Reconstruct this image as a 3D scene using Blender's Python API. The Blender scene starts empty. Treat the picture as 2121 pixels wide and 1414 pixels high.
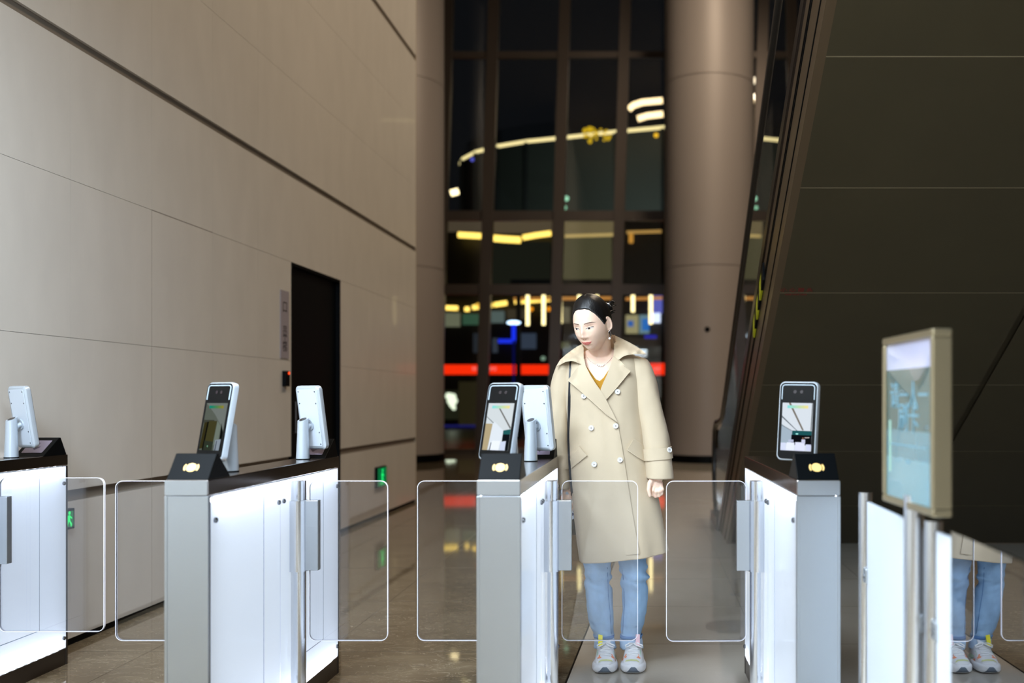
import bpy, bmesh, math, random
import numpy as np
from mathutils import Vector, Matrix, noise, geometry
from mathutils.bvhtree import BVHTree
sc = bpy.context.scene
COL = sc.collection
random.seed(4)
# ------------------------------------------------------------------ camera
K = 2062.0; CX = 1340.0; CY = 828.0; HC = 1.213          # focal length, eye axis in pixels, eye height
cam = bpy.data.cameras.new('camera'); cam_o = bpy.data.objects.new('camera', cam); COL.objects.link(cam_o)
cam_o.location = (0, 0, HC); cam_o.rotation_euler = (math.pi/2, 0, 0)
cam.sensor_width = 36; cam.lens = 36*K/2121
cam.shift_x = (1060.5-CX)/2121; cam.shift_y = (CY-707)/2121
cam.clip_start = .05; cam.clip_end = 400
cam.dof.use_dof = True; cam.dof.focus_distance = 4.35; cam.dof.aperture_fstop = 1.6
sc.camera = cam_o
# ------------------------------------------------------------------ world, exposure
sc.view_settings.view_transform = 'Standard'; sc.view_settings.look = 'None'
sc.view_settings.exposure = 0.42; sc.view_settings.gamma = 1.0; sc.view_settings.use_curve_mapping = False
w = bpy.data.worlds.new('night'); sc.world = w; w.use_nodes = True
w.node_tree.nodes['Background'].inputs[0].default_value = (.012, .013, .016, 1)
w.node_tree.nodes['Background'].inputs[1].default_value = .35
sc.cycles.use_denoising = True
sc.cycles.max_bounces = 8; sc.cycles.diffuse_bounces = 3; sc.cycles.glossy_bounces = 5
sc.cycles.transmission_bounces = 4; sc.cycles.transparent_max_bounces = 14
sc.cycles.sample_clamp_indirect = 4.0; sc.cycles.caustics_reflective = False; sc.cycles.caustics_refractive = False
sc.cycles.use_light_tree = True

def area(name, loc, size, power, color, target=None, shape='RECTANGLE'):
    l = bpy.data.lights.new(name, 'AREA'); l.shape = shape; l.size = size[0]; l.size_y = size[1]
    l.energy = power; l.color = color
    o = bpy.data.objects.new(name, l); COL.objects.link(o); o.location = loc
    d = Vector(target)-Vector(loc) if target else Vector((0, 0, -1))
    o.rotation_euler = d.to_track_quat('-Z', 'Y').to_euler()
    return o
WARM = (1, .81, .60); COOL = (.74, .87, 1.0)
# cool fill lamps added overhead, unseen; warm downlights in the high lobby ceiling
area('entrance_fill_light', (-1.5, 2.4, 3.42), (2.2, .5), 105, COOL)
area('wall_fill_light', (-2.1, .9, 3.42), (.4, 2.6), 250, (.66, .82, 1), (-2.93, 1.9, .9))  # added lamp, brightens the left wall and the turnstile end
area('entrance_fill_light', (-1.2, .3, 3.42), (2.4, .5), 150, COOL)
area('entrance_fill_light', (-1.2, -2.2, 3.42), (2.4, .6), 120, (.85, .93, 1))
area('entrance_fill_light', (-1.2, -5.2, 3.42), (2.4, .6), 120, (.9, .95, 1))
area('mall_fill_light', (-3, 46, 9.6), (3, .5), 380, (.8, .95, .9), (-3, 60, 14))  # added lamp out of view, only to brighten the curved mall front
area('lobby_ceiling_light', (2.4, 6.5, 10.8), (.5, 3), 420, WARM, (-1.5, 7, 0))
area('lobby_ceiling_light', (1.9, 14.5, 10.8), (.5, 3), 420, WARM, (-1.0, 15, 0))

# ------------------------------------------------------------------ materials
def lin(c):
    out = []
    for v in c[:3]:
        v = v/255.0
        out.append(v/12.92 if v <= .04045 else ((v+.055)/1.055)**2.4)
    return tuple(out)+(1.0,)
def new_mat(name):
    m = bpy.data.materials.new(name); m.use_nodes = True
    nt = m.node_tree
    return m, nt, nt.nodes['Principled BSDF']
def mat(name, c, rough=.5, metal=0.0, coat=0.0, bump=None, vary=None, spec=None, sheen=0, sub=0):
    """c in sRGB; vary=(scale xyz, amount); bump=(scale xyz, strength)"""
    m, nt, b = new_mat(name)
    b.inputs['Base Color'].default_value = lin(c)
    b.inputs['Roughness'].default_value = rough; b.inputs['Metallic'].default_value = metal
    b.inputs['Coat Weight'].default_value = coat
    if spec is not None: b.inputs['Specular IOR Level'].default_value = spec
    if sheen: b.inputs['Sheen Weight'].default_value = sheen
    if sub:
        b.inputs['Subsurface Weight'].default_value = sub
        b.inputs['Subsurface Radius'].default_value = (1, .35, .2); b.inputs['Subsurface Scale'].default_value = .006
    if bump or vary:
        tc = nt.nodes.new('ShaderNodeTexCoord')
    def nz(scale, detail=4):
        mp = nt.nodes.new('ShaderNodeMapping'); mp.inputs['Scale'].default_value = scale
        n = nt.nodes.new('ShaderNodeTexNoise'); n.inputs['Scale'].default_value = 1; n.inputs['Detail'].default_value = detail
        nt.links.new(tc.outputs['Object'], mp.inputs['Vector']); nt.links.new(mp.outputs[0], n.inputs['Vector'])
        return n
    if vary:
        n = nz(vary[0]); r = nt.nodes.new('ShaderNodeValToRGB')
        k = vary[1]
        r.color_ramp.elements[0].position = .3; r.color_ramp.elements[1].position = .7
        a = lin(c); r.color_ramp.elements[0].color = (a[0]*(1-k), a[1]*(1-k), a[2]*(1-k), 1)
        r.color_ramp.elements[1].color = (min(1, a[0]*(1+k)), min(1, a[1]*(1+k)), min(1, a[2]*(1+k)), 1)
        nt.links.new(n.outputs['Fac'], r.inputs[0]); nt.links.new(r.outputs[0], b.inputs['Base Color'])
    if bump:
        n = nz(bump[0], 5); bp = nt.nodes.new('ShaderNodeBump'); bp.inputs['Strength'].default_value = bump[1]
        bp.inputs['Distance'].default_value = .002
        nt.links.new(n.outputs['Fac'], bp.inputs['Height']); nt.links.new(bp.outputs[0], b.inputs['Normal'])
    return m
def emit(name, c, s=1.0):
    m = bpy.data.materials.new(name); m.use_nodes = True; nt = m.node_tree; nt.nodes.clear()
    e = nt.nodes.new('ShaderNodeEmission'); e.inputs[0].default_value = lin(c); e.inputs[1].default_value = s
    o = nt.nodes.new('ShaderNodeOutputMaterial'); nt.links.new(e.outputs[0], o.inputs[0]); return m
_em = {}
def em(c, s=1.0):
    k = (tuple(c), s)
    if k not in _em: _em[k] = emit('glow_%d_%d_%d' % tuple(c), c, s)
    return _em[k]
def glassmat(name, tint=(.95, .97, .98), base=.03, power=1.0, rough=.0, refl=(1, 1, 1)):
    m = bpy.data.materials.new(name); m.use_nodes = True; nt = m.node_tree; nt.nodes.clear()
    t = nt.nodes.new('ShaderNodeBsdfTransparent'); t.inputs[0].default_value = tint+(1,)
    g = nt.nodes.new('ShaderNodeBsdfGlossy'); g.inputs['Roughness'].default_value = rough; g.inputs[0].default_value = refl+(1,)
    f = nt.nodes.new('ShaderNodeFresnel'); f.inputs[0].default_value = 1.5
    ma = nt.nodes.new('ShaderNodeMath'); ma.operation = 'MULTIPLY_ADD'; ma.use_clamp = True
    ma.inputs[1].default_value = power; ma.inputs[2].default_value = base
    x = nt.nodes.new('ShaderNodeMixShader'); o = nt.nodes.new('ShaderNodeOutputMaterial')
    nt.links.new(f.outputs[0], ma.inputs[0]); nt.links.new(ma.outputs[0], x.inputs[0])
    nt.links.new(t.outputs[0], x.inputs[1]); nt.links.new(g.outputs[0], x.inputs[2]); nt.links.new(x.outputs[0], o.inputs[0])
    return m
def marble(name, c1, c2, cv, rough=.07, scale=1.3, stretch=(1, 1, 1), veins=.5):
    m, nt, b = new_mat(name)
    tc = nt.nodes.new('ShaderNodeTexCoord'); mp = nt.nodes.new('ShaderNodeMapping'); mp.inputs['Scale'].default_value = stretch
    mp.inputs['Rotation'].default_value = (0, 0, .35)
    n = nt.nodes.new('ShaderNodeTexNoise'); n.inputs['Scale'].default_value = scale; n.inputs['Detail'].default_value = 8; n.inputs['Distortion'].default_value = 1.2
    r = nt.nodes.new('ShaderNodeValToRGB')
    e = r.color_ramp.elements; e[0].position = .3; e[0].color = lin(c1); e[1].position = .72; e[1].color = lin(c2)
    n2 = nt.nodes.new('ShaderNodeTexNoise'); n2.inputs['Scale'].default_value = scale*2.2; n2.inputs['Detail'].default_value = 6; n2.inputs['Distortion'].default_value = 2.5
    r2 = nt.nodes.new('ShaderNodeValToRGB'); e = r2.color_ramp.elements
    e[0].position = .485; e[0].color = (0, 0, 0, 1); e[1].position = .5; e[1].color = (1, 1, 1, 1)
    x = r2.color_ramp.elements.new(.515); x.color = (0, 0, 0, 1)
    mx = nt.nodes.new('ShaderNodeMixRGB'); mx.inputs[2].default_value = lin(cv)
    ml = nt.nodes.new('ShaderNodeMath'); ml.operation = 'MULTIPLY'; ml.inputs[1].default_value = veins
    L = nt.links.new
    L(tc.outputs['Object'], mp.inputs[0]); L(mp.outputs[0], n.inputs['Vector']); L(mp.outputs[0], n2.inputs['Vector'])
    L(n.outputs['Fac'], r.inputs[0]); L(n2.outputs['Fac'], r2.inputs[0]); L(r2.outputs[0], ml.inputs[0]); L(ml.outputs[0], mx.inputs[0])
    L(r.outputs[0], mx.inputs[1]); L(mx.outputs[0], b.inputs['Base Color'])
    b.inputs['Roughness'].default_value = rough
    n3 = nt.nodes.new('ShaderNodeTexNoise'); n3.inputs['Scale'].default_value = 3.5; n3.inputs['Detail'].default_value = 2
    L(tc.outputs['Object'], n3.inputs['Vector'])
    bp = nt.nodes.new('ShaderNodeBump'); bp.inputs['Strength'].default_value = .02; bp.inputs['Distance'].default_value = .008
    L(n3.outputs['Fac'], bp.inputs['Height']); L(bp.outputs[0], b.inputs['Normal'])
    return m
def backlit(name, c, e_strength):
    """frosted backlit sheet: it lets the light of the strips inside through and glows evenly itself"""
    m = bpy.data.materials.new(name); m.use_nodes = True; nt = m.node_tree; nt.nodes.clear()
    L = nt.links.new
    tr = nt.nodes.new('ShaderNodeBsdfTranslucent'); tr.inputs[0].default_value = (.86, .9, .95, 1)
    df = nt.nodes.new('ShaderNodeBsdfDiffuse'); df.inputs[0].default_value = (.6, .63, .68, 1)
    gl = nt.nodes.new('ShaderNodeBsdfGlossy'); gl.inputs['Roughness'].default_value = .12
    e = nt.nodes.new('ShaderNodeEmission'); e.inputs[0].default_value = lin(c); e.inputs[1].default_value = e_strength
    m1 = nt.nodes.new('ShaderNodeMixShader'); m1.inputs[0].default_value = .25
    fr = nt.nodes.new('ShaderNodeFresnel'); fr.inputs[0].default_value = 1.45
    m2 = nt.nodes.new('ShaderNodeMixShader'); ad = nt.nodes.new('ShaderNodeAddShader'); o = nt.nodes.new('ShaderNodeOutputMaterial')
    L(tr.outputs[0], m1.inputs[1]); L(df.outputs[0], m1.inputs[2]); L(fr.outputs[0], m2.inputs[0])
    L(m1.outputs[0], m2.inputs[1]); L(gl.outputs[0], m2.inputs[2]); L(m2.outputs[0], ad.inputs[0]); L(e.outputs[0], ad.inputs[1]); L(ad.outputs[0], o.inputs[0])
    return m
M = dict(
 stone=mat('cream_limestone', (202, 197, 189), .30, vary=((5, 5, 2.2), .035), bump=((60, 90, 14), .12), coat=.12),
 groove=mat('bronze_groove', (134, 124, 112), .4, .4),
 joint=mat('stone_joint', (158, 146, 128), .7),
 marble=marble('brown_marble_floor', (98, 86, 68), (124, 111, 90), (186, 174, 154), .035, 2.4, (1, 2.2, 1), .45),
 tile=marble('grey_beige_tile', (184, 176, 162), (196, 188, 176), (204, 196, 184), .04, .8, (1, 1, 1), .15),
 black=mat('matt_black', (4, 6, 8), .45, spec=.08), blackgloss=mat('black_glass', (2, 2, 3), .1, spec=.15),
 steel=mat('brushed_steel', (178, 184, 190), .34, 1.0, bump=((4, 4, 260), .08)),
 capsteel=mat('polished_cap_steel', (150, 143, 138), .2, 1.0, bump=((90, 3, 90), .05)),
 polished=mat('polished_steel', (214, 217, 222), .17, 1.0),
 mirror=mat('mirror_panel', (200, 202, 205), .015, 1.0),
 dksteel=mat('dark_steel', (96, 90, 88), .3, 1.0),
 backlit=backlit('backlit_frosted_glass', (224, 236, 250), .35),
 strip=emit('led_strip', (232, 240, 255), 55),
 inner=mat('white_liner', (225, 228, 232), .6),
 frost=mat('white_frosted_panel', (214, 222, 232), .22, coat=.3),
 clearback=glassmat('clear_glass_back', (.98, .99, 1.0), 0, .3),
 acryl=glassmat('clear_acrylic', (.93, .94, .96), .010, .95), acryl_edge=mat('acrylic_edge', (248, 246, 255), .25),
 silver=mat('silver_plastic', (188, 196, 204), .3, .35), whiteplastic=mat('white_plastic', (196, 203, 212), .35),
 gold=mat('amber_print', (246, 200, 120), .5), screw=mat('screw_metal', (120, 122, 126), .25, 1),
 column=mat('painted_column', (158, 149, 144), .48, .1),
 bronze=mat('bronze_mullion', (88, 79, 73), .38, .5), facade=glassmat('facade_glass', (.80, .84, .84), .02, .9),
 soffit=mat('brown_cladding', (78, 70, 50), .42, .55, vary=((2, 2, 2), .05)), soffit_line=mat('cladding_joint', (150, 138, 112), .4, .5),
 truss=mat('bronze_trim', (112, 94, 72), .33, .7), rubber=mat('black_rubber', (12, 12, 13), .35),
 smoke=glassmat('smoked_glass', (.42, .44, .44), .10, 1.3),
 yellow=mat('hazard_yellow', (176, 176, 20), .5), red=mat('red_print', (120, 18, 14), .6),
 asphalt=mat('wet_paving', (34, 33, 32), .35), bld=mat('dark_render', (66, 68, 62), .6), bldk=mat('dark_cladding', (22, 24, 23), .5),
 skin=mat('skin', (240, 204, 180), .42, sub=.12), lip=mat('lips', (208, 112, 102), .4), hair=mat('black_hair', (14, 12, 12), .38, bump=((60, 60, 6), .5)),
 eyew=mat('eye_white', (214, 204, 198), .25), iris=mat('dark_iris', (26, 16, 14), .15), brow=mat('eyebrow_hair', (104, 80, 70), .7),
 coat=mat('beige_twill', (196, 178, 150), .72, sheen=.15, vary=((9, 9, 9), .03), bump=((420, 420, 420), .1)),
 coatedge=mat('beige_stitched_edge', (212, 196, 168), .7),
 knit=mat('mustard_knit', (186, 132, 22), .8, bump=((160, 20, 160), .9)),
 denim=mat('light_blue_denim', (152, 186, 218), .8, vary=((14, 14, 8), .16), bump=((300, 300, 300), .2)),
 denimdk=mat('denim_seam', (88, 128, 176), .8, bump=((200, 200, 200), .3)), denimlt=mat('frayed_denim', (184, 204, 226), .85),
 leather=mat('black_leather', (16, 17, 22), .4), pearl=mat('pearl', (240, 236, 230), .15, coat=.5), silverm=mat('silver', (200, 200, 205), .15, 1),
 shoe=mat('white_sneaker', (228, 228, 230), .6, bump=((200, 200, 200), .2)), shoegrey=mat('grey_rubber', (98, 108, 120), .6),
 orange=mat('coral_suede', (240, 150, 110), .7), lime=mat('pale_lime_suede', (214, 218, 158), .7), mint=mat('mint_mesh', (190, 220, 200), .7),
 tagyellow=mat('yellow_tab', (238, 224, 30), .6), pink=mat('pink_tab', (232, 190, 196), .6), lace=mat('white_lace', (242, 241, 240), .7),
 btn=mat('marbled_button', (226, 224, 220), .25, vary=((300, 300, 300), .25)), lens=mat('camera_lens', (40, 52, 84), .1, coat=.5),
 signpaper=mat('lavender_strip', (148, 140, 146), .5), ink=mat('dark_ink', (52, 46, 50), .6),
 teal=mat('teal_print', (28, 70, 75), .12, coat=.7), teal2=mat('pale_teal_print', (66, 112, 126), .12, coat=.7), teal3=mat('light_aqua_print', (96, 138, 150), .12, coat=.7), lilac=mat('lilac_print', (160, 164, 188), .12, coat=.7),
 whiteprint=mat('white_print', (104, 138, 150), .5), champagne=mat('champagne_frame', (158, 146, 118), .3, .8),
)
# ------------------------------------------------------------------ helpers
def W(px, py, Y): return Vector(((px-CX)*Y/K, Y, HC-(py-CY)*Y/K))
def PX(v): return (CX+K*v[0]/v[1], CY-K*(v[2]-HC)/v[1])
def inpoly(p, poly):
    x, y = p; c = False; n = len(poly)
    for i in range(n):
        x1, y1 = poly[i][:2]; x2, y2 = poly[(i+1) % n][:2]
        if (y1 > y) != (y2 > y) and x < (x2-x1)*(y-y1)/(y2-y1)+x1: c = not c
    return c
def interp(t, pts):
    if t <= pts[0][0]: return pts[0][1]
    for (a, va), (b, vb) in zip(pts, pts[1:]):
        if t <= b: return va+(vb-va)*(t-a)/(b-a)
    return pts[-1][1]
class MB:
    def __init__(s): s.v = []; s.f = []; s.m = []
    def add(s, vs, fs, mi=0):
        n = len(s.v); s.v += [Vector(v) for v in vs]; s.f += [tuple(i+n for i in f) for f in fs]; s.m += [mi]*len(fs); return s
    def box(s, x0, x1, y0, y1, z0, z1, mi=0):
        vs = [(x, y, z) for z in (z0, z1) for y in (y0, y1) for x in (x0, x1)]
        return s.add(vs, [(0, 2, 3, 1), (4, 5, 7, 6), (0, 1, 5, 4), (2, 6, 7, 3), (0, 4, 6, 2), (1, 3, 7, 5)], mi)
    def prism(s, poly, ax, a, b, mi=0, side=None):
        """extrude a 2-d outline along axis ax (0,1,2) from a to b"""
        n = len(poly)
        def pt(p, t):
            return {0: (t, p[0], p[1]), 1: (p[0], t, p[1]), 2: (p[0], p[1], t)}[ax]
        vs = [pt(p, a) for p in poly]+[pt(p, b) for p in poly]
        s.add(vs, [tuple(range(n-1, -1, -1)), tuple(range(n, 2*n))], mi)
        k = len(s.v)-2*n
        for i in range(n):
            j = (i+1) % n; s.f.append((k+i, k+j, k+n+j, k+n+i)); s.m.append(mi if side is None else side)
        return s
    def rings(s, rs, mi=0, cap=True, close=True):
        n = len(rs[0]); k = len(s.v)
        for r in rs: s.v += [Vector(p) for p in r]
        for a in range(len(rs)-1):
            for i in range(n if close else n-1):
                j = (i+1) % n
                s.f.append((k+a*n+i, k+a*n+j, k+(a+1)*n+j, k+(a+1)*n+i)); s.m.append(mi)
        if cap and close:
            s.f.append(tuple(k+i for i in range(n-1, -1, -1))); s.m.append(mi)
            s.f.append(tuple(k+(len(rs)-1)*n+i for i in range(n))); s.m.append(mi)
        return s
    def tube(s, pts, r, n=10, mi=0, cap=True, flat=1.0):
        pts = [Vector(p) for p in pts]; rs = []
        up = None
        for i, p in enumerate(pts):
            d = (pts[min(i+1, len(pts)-1)]-pts[max(i-1, 0)]).normalized()
            if up is None:
                up = Vector((0, 0, 1)) if abs(d.z) < .9 else Vector((0, 1, 0))
            u = d.cross(up).normalized(); v = u.cross(d).normalized(); up = v
            rr = r[i] if isinstance(r, (list, tuple)) else r
            rs.append([p+u*math.cos(2*math.pi*k/n)*rr+v*math.sin(2*math.pi*k/n)*rr*flat for k in range(n)])
        return s.rings(rs, mi, cap)
    def cyl(s, c, r, z0, z1, n=32, mi=0, r2=None):
        r2 = r if r2 is None else r2
        return s.rings([[(c[0]+rr*math.cos(2*math.pi*k/n), c[1]+rr*math.sin(2*math.pi*k/n), z) for k in range(n)] for rr, z in ((r, z0), (r2, z1))], mi)
    def ball(s, c, r, n=12, mi=0, m=None):
        rx, ry, rz = r if isinstance(r, (tuple, list)) else (r, r, r)
        h = max(6, n//2); rs = []
        for a in range(1, h):
            t = math.pi*a/h
            rs.append([(c[0]+rx*math.sin(t)*math.cos(2*math.pi*k/n), c[1]+ry*math.sin(t)*math.sin(2*math.pi*k/n), c[2]-rz*math.cos(t)) for k in range(n)])
        if m is not None: rs = [[m @ Vector(p) for p in r_] for r_ in rs]
        return s.rings(rs, mi)
    def build(s, name, mats, parent=None, smooth=False, bevel=0, world=False, auto=None):
        me = bpy.data.meshes.new(name)
        off = parent.location if (world and parent) else Vector((0, 0, 0))
        me.from_pydata([tuple(v-off) for v in s.v], [], s.f); me.validate()
        if not isinstance(mats, (list, tuple)): mats = [mats]
        for m_ in mats: me.materials.append(m_)
        if len(me.polygons) == len(s.m): me.polygons.foreach_set('material_index', s.m)
        bm = bmesh.new(); bm.from_mesh(me); bmesh.ops.recalc_face_normals(bm, faces=bm.faces); bm.to_mesh(me); bm.free()
        if smooth: me.polygons.foreach_set('use_smooth', [True]*len(me.polygons))
        o = bpy.data.objects.new(name, me); COL.objects.link(o)
        if parent: o.parent = parent
        if auto: me.set_sharp_from_angle(angle=auto)
        if bevel:
            b = o.modifiers.new('bevel', 'BEVEL'); b.width = bevel; b.segments = 2; b.limit_method = 'ANGLE'; b.angle_limit = .7
        return o
def rrect(w, h, r, n=6, cx=0, cy=0):
    out = []
    for (sx, sy, a0) in ((1, 1, 0), (-1, 1, 90), (-1, -1, 180), (1, -1, 270)):
        for k in range(n+1):
            a = math.radians(a0+90*k/n)
            out.append((cx+sx*(w/2-r)+r*math.cos(a), cy+sy*(h/2-r)+r*math.sin(a)))
    return out
def tag(o, label=None, cat=None, group=None, kind=None):
    if label: o['label'] = label
    if cat: o['category'] = cat
    if group: o['group'] = group
    if kind: o['kind'] = kind
    return o
def struct(o): o['kind'] = 'structure'; return o
def empty(name, loc=(0, 0, 0), rz=0, label=None, cat=None, group=None):
    o = bpy.data.objects.new(name, None); COL.objects.link(o); o.location = loc; o.rotation_euler = (0, 0, rz)
    o.empty_display_size = .1
    return tag(o, label, cat, group)
def copy_tree(o, parent=None):
    c = o.copy(); COL.objects.link(c)
    if parent: c.parent = parent
    for ch in [x for x in bpy.data.objects if x.parent == o]: copy_tree(ch, c)
    return c
def text(name, body, size, m, parent, mtx, ext=.0006, sx=1.0):
    cu = bpy.data.curves.new(name, 'FONT'); cu.body = body; cu.size = size; cu.align_x = 'CENTER'; cu.align_y = 'CENTER'; cu.extrude = ext
    cu.resolution_u = 3
    t = bpy.data.objects.new(name, cu); COL.objects.link(t)
    dg = bpy.context.evaluated_depsgraph_get(); dg.update()
    me = bpy.data.meshes.new_from_object(t.evaluated_get(dg)); me.name = name
    bpy.data.objects.remove(t); me.materials.clear(); me.materials.append(m)
    o = bpy.data.objects.new(name, me); COL.objects.link(o)
    if parent: o.parent = parent
    o.matrix_local = mtx @ Matrix.Diagonal((sx, 1, 1, 1))
    return o
def frame(o, u, v):
    u = Vector(u).normalized(); v = Vector(v).normalized(); n = u.cross(v)
    m = Matrix((u, v, n)).transposed().to_4x4(); m.translation = Vector(o); return m
def remeshed(mb, voxel, smooth_it=6, fac=.5):
    """join the overlapping closed shapes of mb into one continuous surface"""
    o = mb.build('tmp', [], None)
    r = o.modifiers.new('r', 'REMESH'); r.mode = 'VOXEL'; r.voxel_size = voxel; r.adaptivity = 0
    if smooth_it:
        s = o.modifiers.new('s', 'SMOOTH'); s.factor = fac; s.iterations = smooth_it
    dg = bpy.context.evaluated_depsgraph_get(); dg.update()
    me = bpy.data.meshes.new_from_object(o.evaluated_get(dg))
    bpy.data.objects.remove(o)
    return me
def mesh_obj(name, me, m, parent, world=True, smooth=True):
    me.materials.clear(); me.materials.append(m)
    if world: me.transform(Matrix.Translation(-parent.location))
    if smooth: me.polygons.foreach_set('use_smooth', [True]*len(me.polygons))
    o = bpy.data.objects.new(name, me); COL.objects.link(o); o.parent = parent; return o
def bvh_of(me, off=(0, 0, 0)):
    off = Vector(off)
    return BVHTree.FromPolygons([v.co+off for v in me.vertices], [tuple(p.vertices) for p in me.polygons])
EYE = Vector((0, 0, HC))
def hit(bvh, px, py):
    d = (W(px, py, 1)-EYE).normalized()
    return bvh.ray_cast(EYE, d, 30)

# ================================================================== THE SETTING
# floor: brown marble left of the joint, grey beige tile right of it
def jx(y): return -.31+(y-5.41)*.0333
fl = MB()
xl, xr, y0, y1 = -2.93, 9.0, -8.0, 22.4
fl.add([(-6.5, y0, 0), (jx(y0), y0, 0), (jx(y1), y1, 0), (-6.5, y1, 0)], [(0, 1, 2, 3)], 0)
fl.add([(jx(y0), y0, 0), (xr, y0, 0), (xr, y1, 0), (jx(y1), y1, 0)], [(0, 1, 2, 3)], 1)
fl.add([(-6.5, y0, -.1), (xr, y0, -.1), (xr, y1, -.1), (-6.5, y1, -.1)], [(3, 2, 1, 0)], 0)
struct(fl.build('floor', [M['marble'], M['tile']]))
t = MB(); t.prism([(jx(.5)-.004, .5), (jx(.5)+.004, .5), (jx(22)+.004, 22), (jx(22)-.004, 22)], 2, -.002, .0012)
struct(t.build('trim_1', M['black']))
t = MB()
for x in (-1.55, -2.4): t.box(x-.0015, x+.0015, .5, 22, -.002, .0006)
for y in (3.6, 4.8, 6.0, 7.2, 9.6, 12, 14.4, 16.8, 19.2): t.box(-2.75, jx(y), y-.0015, y+.0015, -.002, .0006)
for x in (.55, 1.45): t.box(x-.0015, x+.0015, .5, 22, -.002, .0006)
for y in (4.05, 4.95, 5.85, 6.75, 7.65, 9.5, 11.3, 13.1): t.box(jx(y), 4, y-.0015, y+.0015, -.002, .0006)
struct(t.build('trim_2', mat('floor_joint', (84, 76, 64), .5)))
# left wall, slightly turned, of stone slabs over a bronze backing
A = -math.atan(.01441); WO = Vector((-2.917, 0, 0)); WS = 1/math.cos(A)
def wall_at(y): return WO+Vector((.01441*y, y, 0))
wl = MB(); g = .0010
cuts = [-8, -5.6, -4, -2.4, -.8, .2, 1.0, 1.8, 2.6, 3.35, 4.13, 4.915, 5.70, 6.47, 7.2, 7.845, 9.05, 9.85, 10.65, 11.83]
def slabs(z0, z1, zc=()):
    zs = [z0]+list(zc)+[z1]
    for a, b in zip(cuts, cuts[1:]):
        for c, d in zip(zs, zs[1:]):
            if a == 7.845 and c < 2.3:
                if d <= 2.3+1e-6: continue
            wl.box(-.03, 0, a+g*.45, b-g*.45, c+g, d-g)
slabs(.036, .712); slabs(.768, 2.970, (1.52, 2.30)); slabs(3.02, 5.235, (3.74, 4.5)); slabs(5.30, 11, (6.6, 7.9, 9.2))
o = struct(wl.build('wall_left', M['stone'], bevel=0)); o.location = WO; o.rotation_euler.z = A
b = MB(); b.box(-.3, -.031, -8, 7.845, 0, 11); b.box(-.3, -.031, 9.05, 11.83, 0, 11); b.box(-.3, -.031, 7.845, 9.05, 2.3, 11)
o = struct(b.build('trim_3', M['joint'])); o.location = WO; o.rotation_euler.z = A
b = MB()
for z0, z1 in ((.712, .768), (2.970, 3.02), (5.235, 5.30)):
    for a, c in ((-8, 7.845), (9.05, 11.83)) if z0 < 2 else ((-8, 11.83),):
        b.box(-.0305, -.018, a, c, z0, z1)
o = struct(b.build('trim_4', M['groove'])); o.location = WO; o.rotation_euler.z = A
b = MB(); b.box(-.0305, -.012, -8, 7.845, 0, .035); b.box(-.0305, -.012, 9.05, 11.83, 0, .035)
o = struct(b.build('baseboard_left', M['black'])); o.location = WO; o.rotation_euler.z = A
b = MB(); b.box(-.001, .0006, 5.70, 6.47, 2.2985, 2.3025); b.box(-.001, .0004, 5.699, 5.701, .04, 2.3)
o = struct(b.build('trim_30', M['groove'])); o.location = WO; o.rotation_euler.z = A
b = MB(); b.box(-.031, -.001, 11.832, 11.86, 0, 11)
o = struct(b.build('trim_5', M['joint'])); o.location = WO; o.rotation_euler.z = A
# black flush door
d = MB(); d.box(-.06, -.035, 7.87, 9.025, .01, 2.275)
o = struct(d.build('door_1', M['black'])); o.location = WO; o.rotation_euler.z = A
d = MB(); d.box(-.06, .002, 7.848, 7.868, 0, 2.297); d.box(-.06, .002, 9.027, 9.047, 0, 2.297); d.box(-.06, .002, 7.868, 9.027, 2.277, 2.297)
k = d.build('door_frame', M['black'], o)
d = MB(); d.tube([(-.03, 7.95, .95), (.0, 7.95, .95), (.0, 7.95, 1.2), (-.03, 7.95, 1.2)], .008); d.build('handle', M['dksteel'], o)
# back and side walls of the lobby, ceiling
b = MB(); b.box(-3.2, 9, -8.2, -8, 0, 11); struct(b.build('wall_back', mat('white_wall', (226, 226, 224), .6)))
b = MB(); b.box(9, 9.2, -8, 22.4, 0, 11); struct(b.build('wall_right', mat('brown_wall', (92, 80, 66), .5)))
b = MB(); b.box(-6.7, -6.5, 11.6, 22.4, 0, 11); struct(b.build('wall_far_left', M['bldk']))
b = MB(); b.box(-6.7, 9.2, -8.2, 22.6, 11, 11.2); struct(b.build('ceiling', mat('ceiling_paint', (150, 140, 126), .7)))
b = MB(); b.box(-2.84, .6, -8, 3.1, 3.45, 3.8); struct(b.build('ceiling', mat('added_slab_paint', (205, 200, 192), .6)))  # low slab out of view, put in to carry the fill lamps

# round columns
def column(x, y, name, label):
    r = empty(name, (x, y, 0), label=label, cat='column', group='round lobby columns')
    s = MB(); R = .89
    for z0, z1 in ((.15, 3.785), (3.80, 7.435), (7.45, 10.99)): s.cyl((0, 0), R, z0, z1, 72)
    s.cyl((0, 0), R-.012, .1, 10.99, 48); s.build('shaft', M['column'], r, smooth=True, auto=.6)
    s = MB(); s.cyl((0, 0), R+.01, 0, .15, 72); s.build('base_ring', M['black'], r, smooth=True, auto=.6)
    return r
c1 = column(1.24, 19.84, 'round_column', 'wide round column standing behind the woman, right of the centre')
c2 = column(-4.95, 19.84, 'round_column', 'round column partly hidden by the left stone wall')
p = W(1465, 682, 18.98); s = MB(); s.ball((p.x-1.24, p.y-19.84, p.z), .06, 12); s.tube([(p.x-1.24, p.y-19.84, p.z), (p.x-1.24, p.y-19.80+.1, p.z)], .05)
s.build('camera_dome', M['black'], c1, smooth=True)

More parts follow.
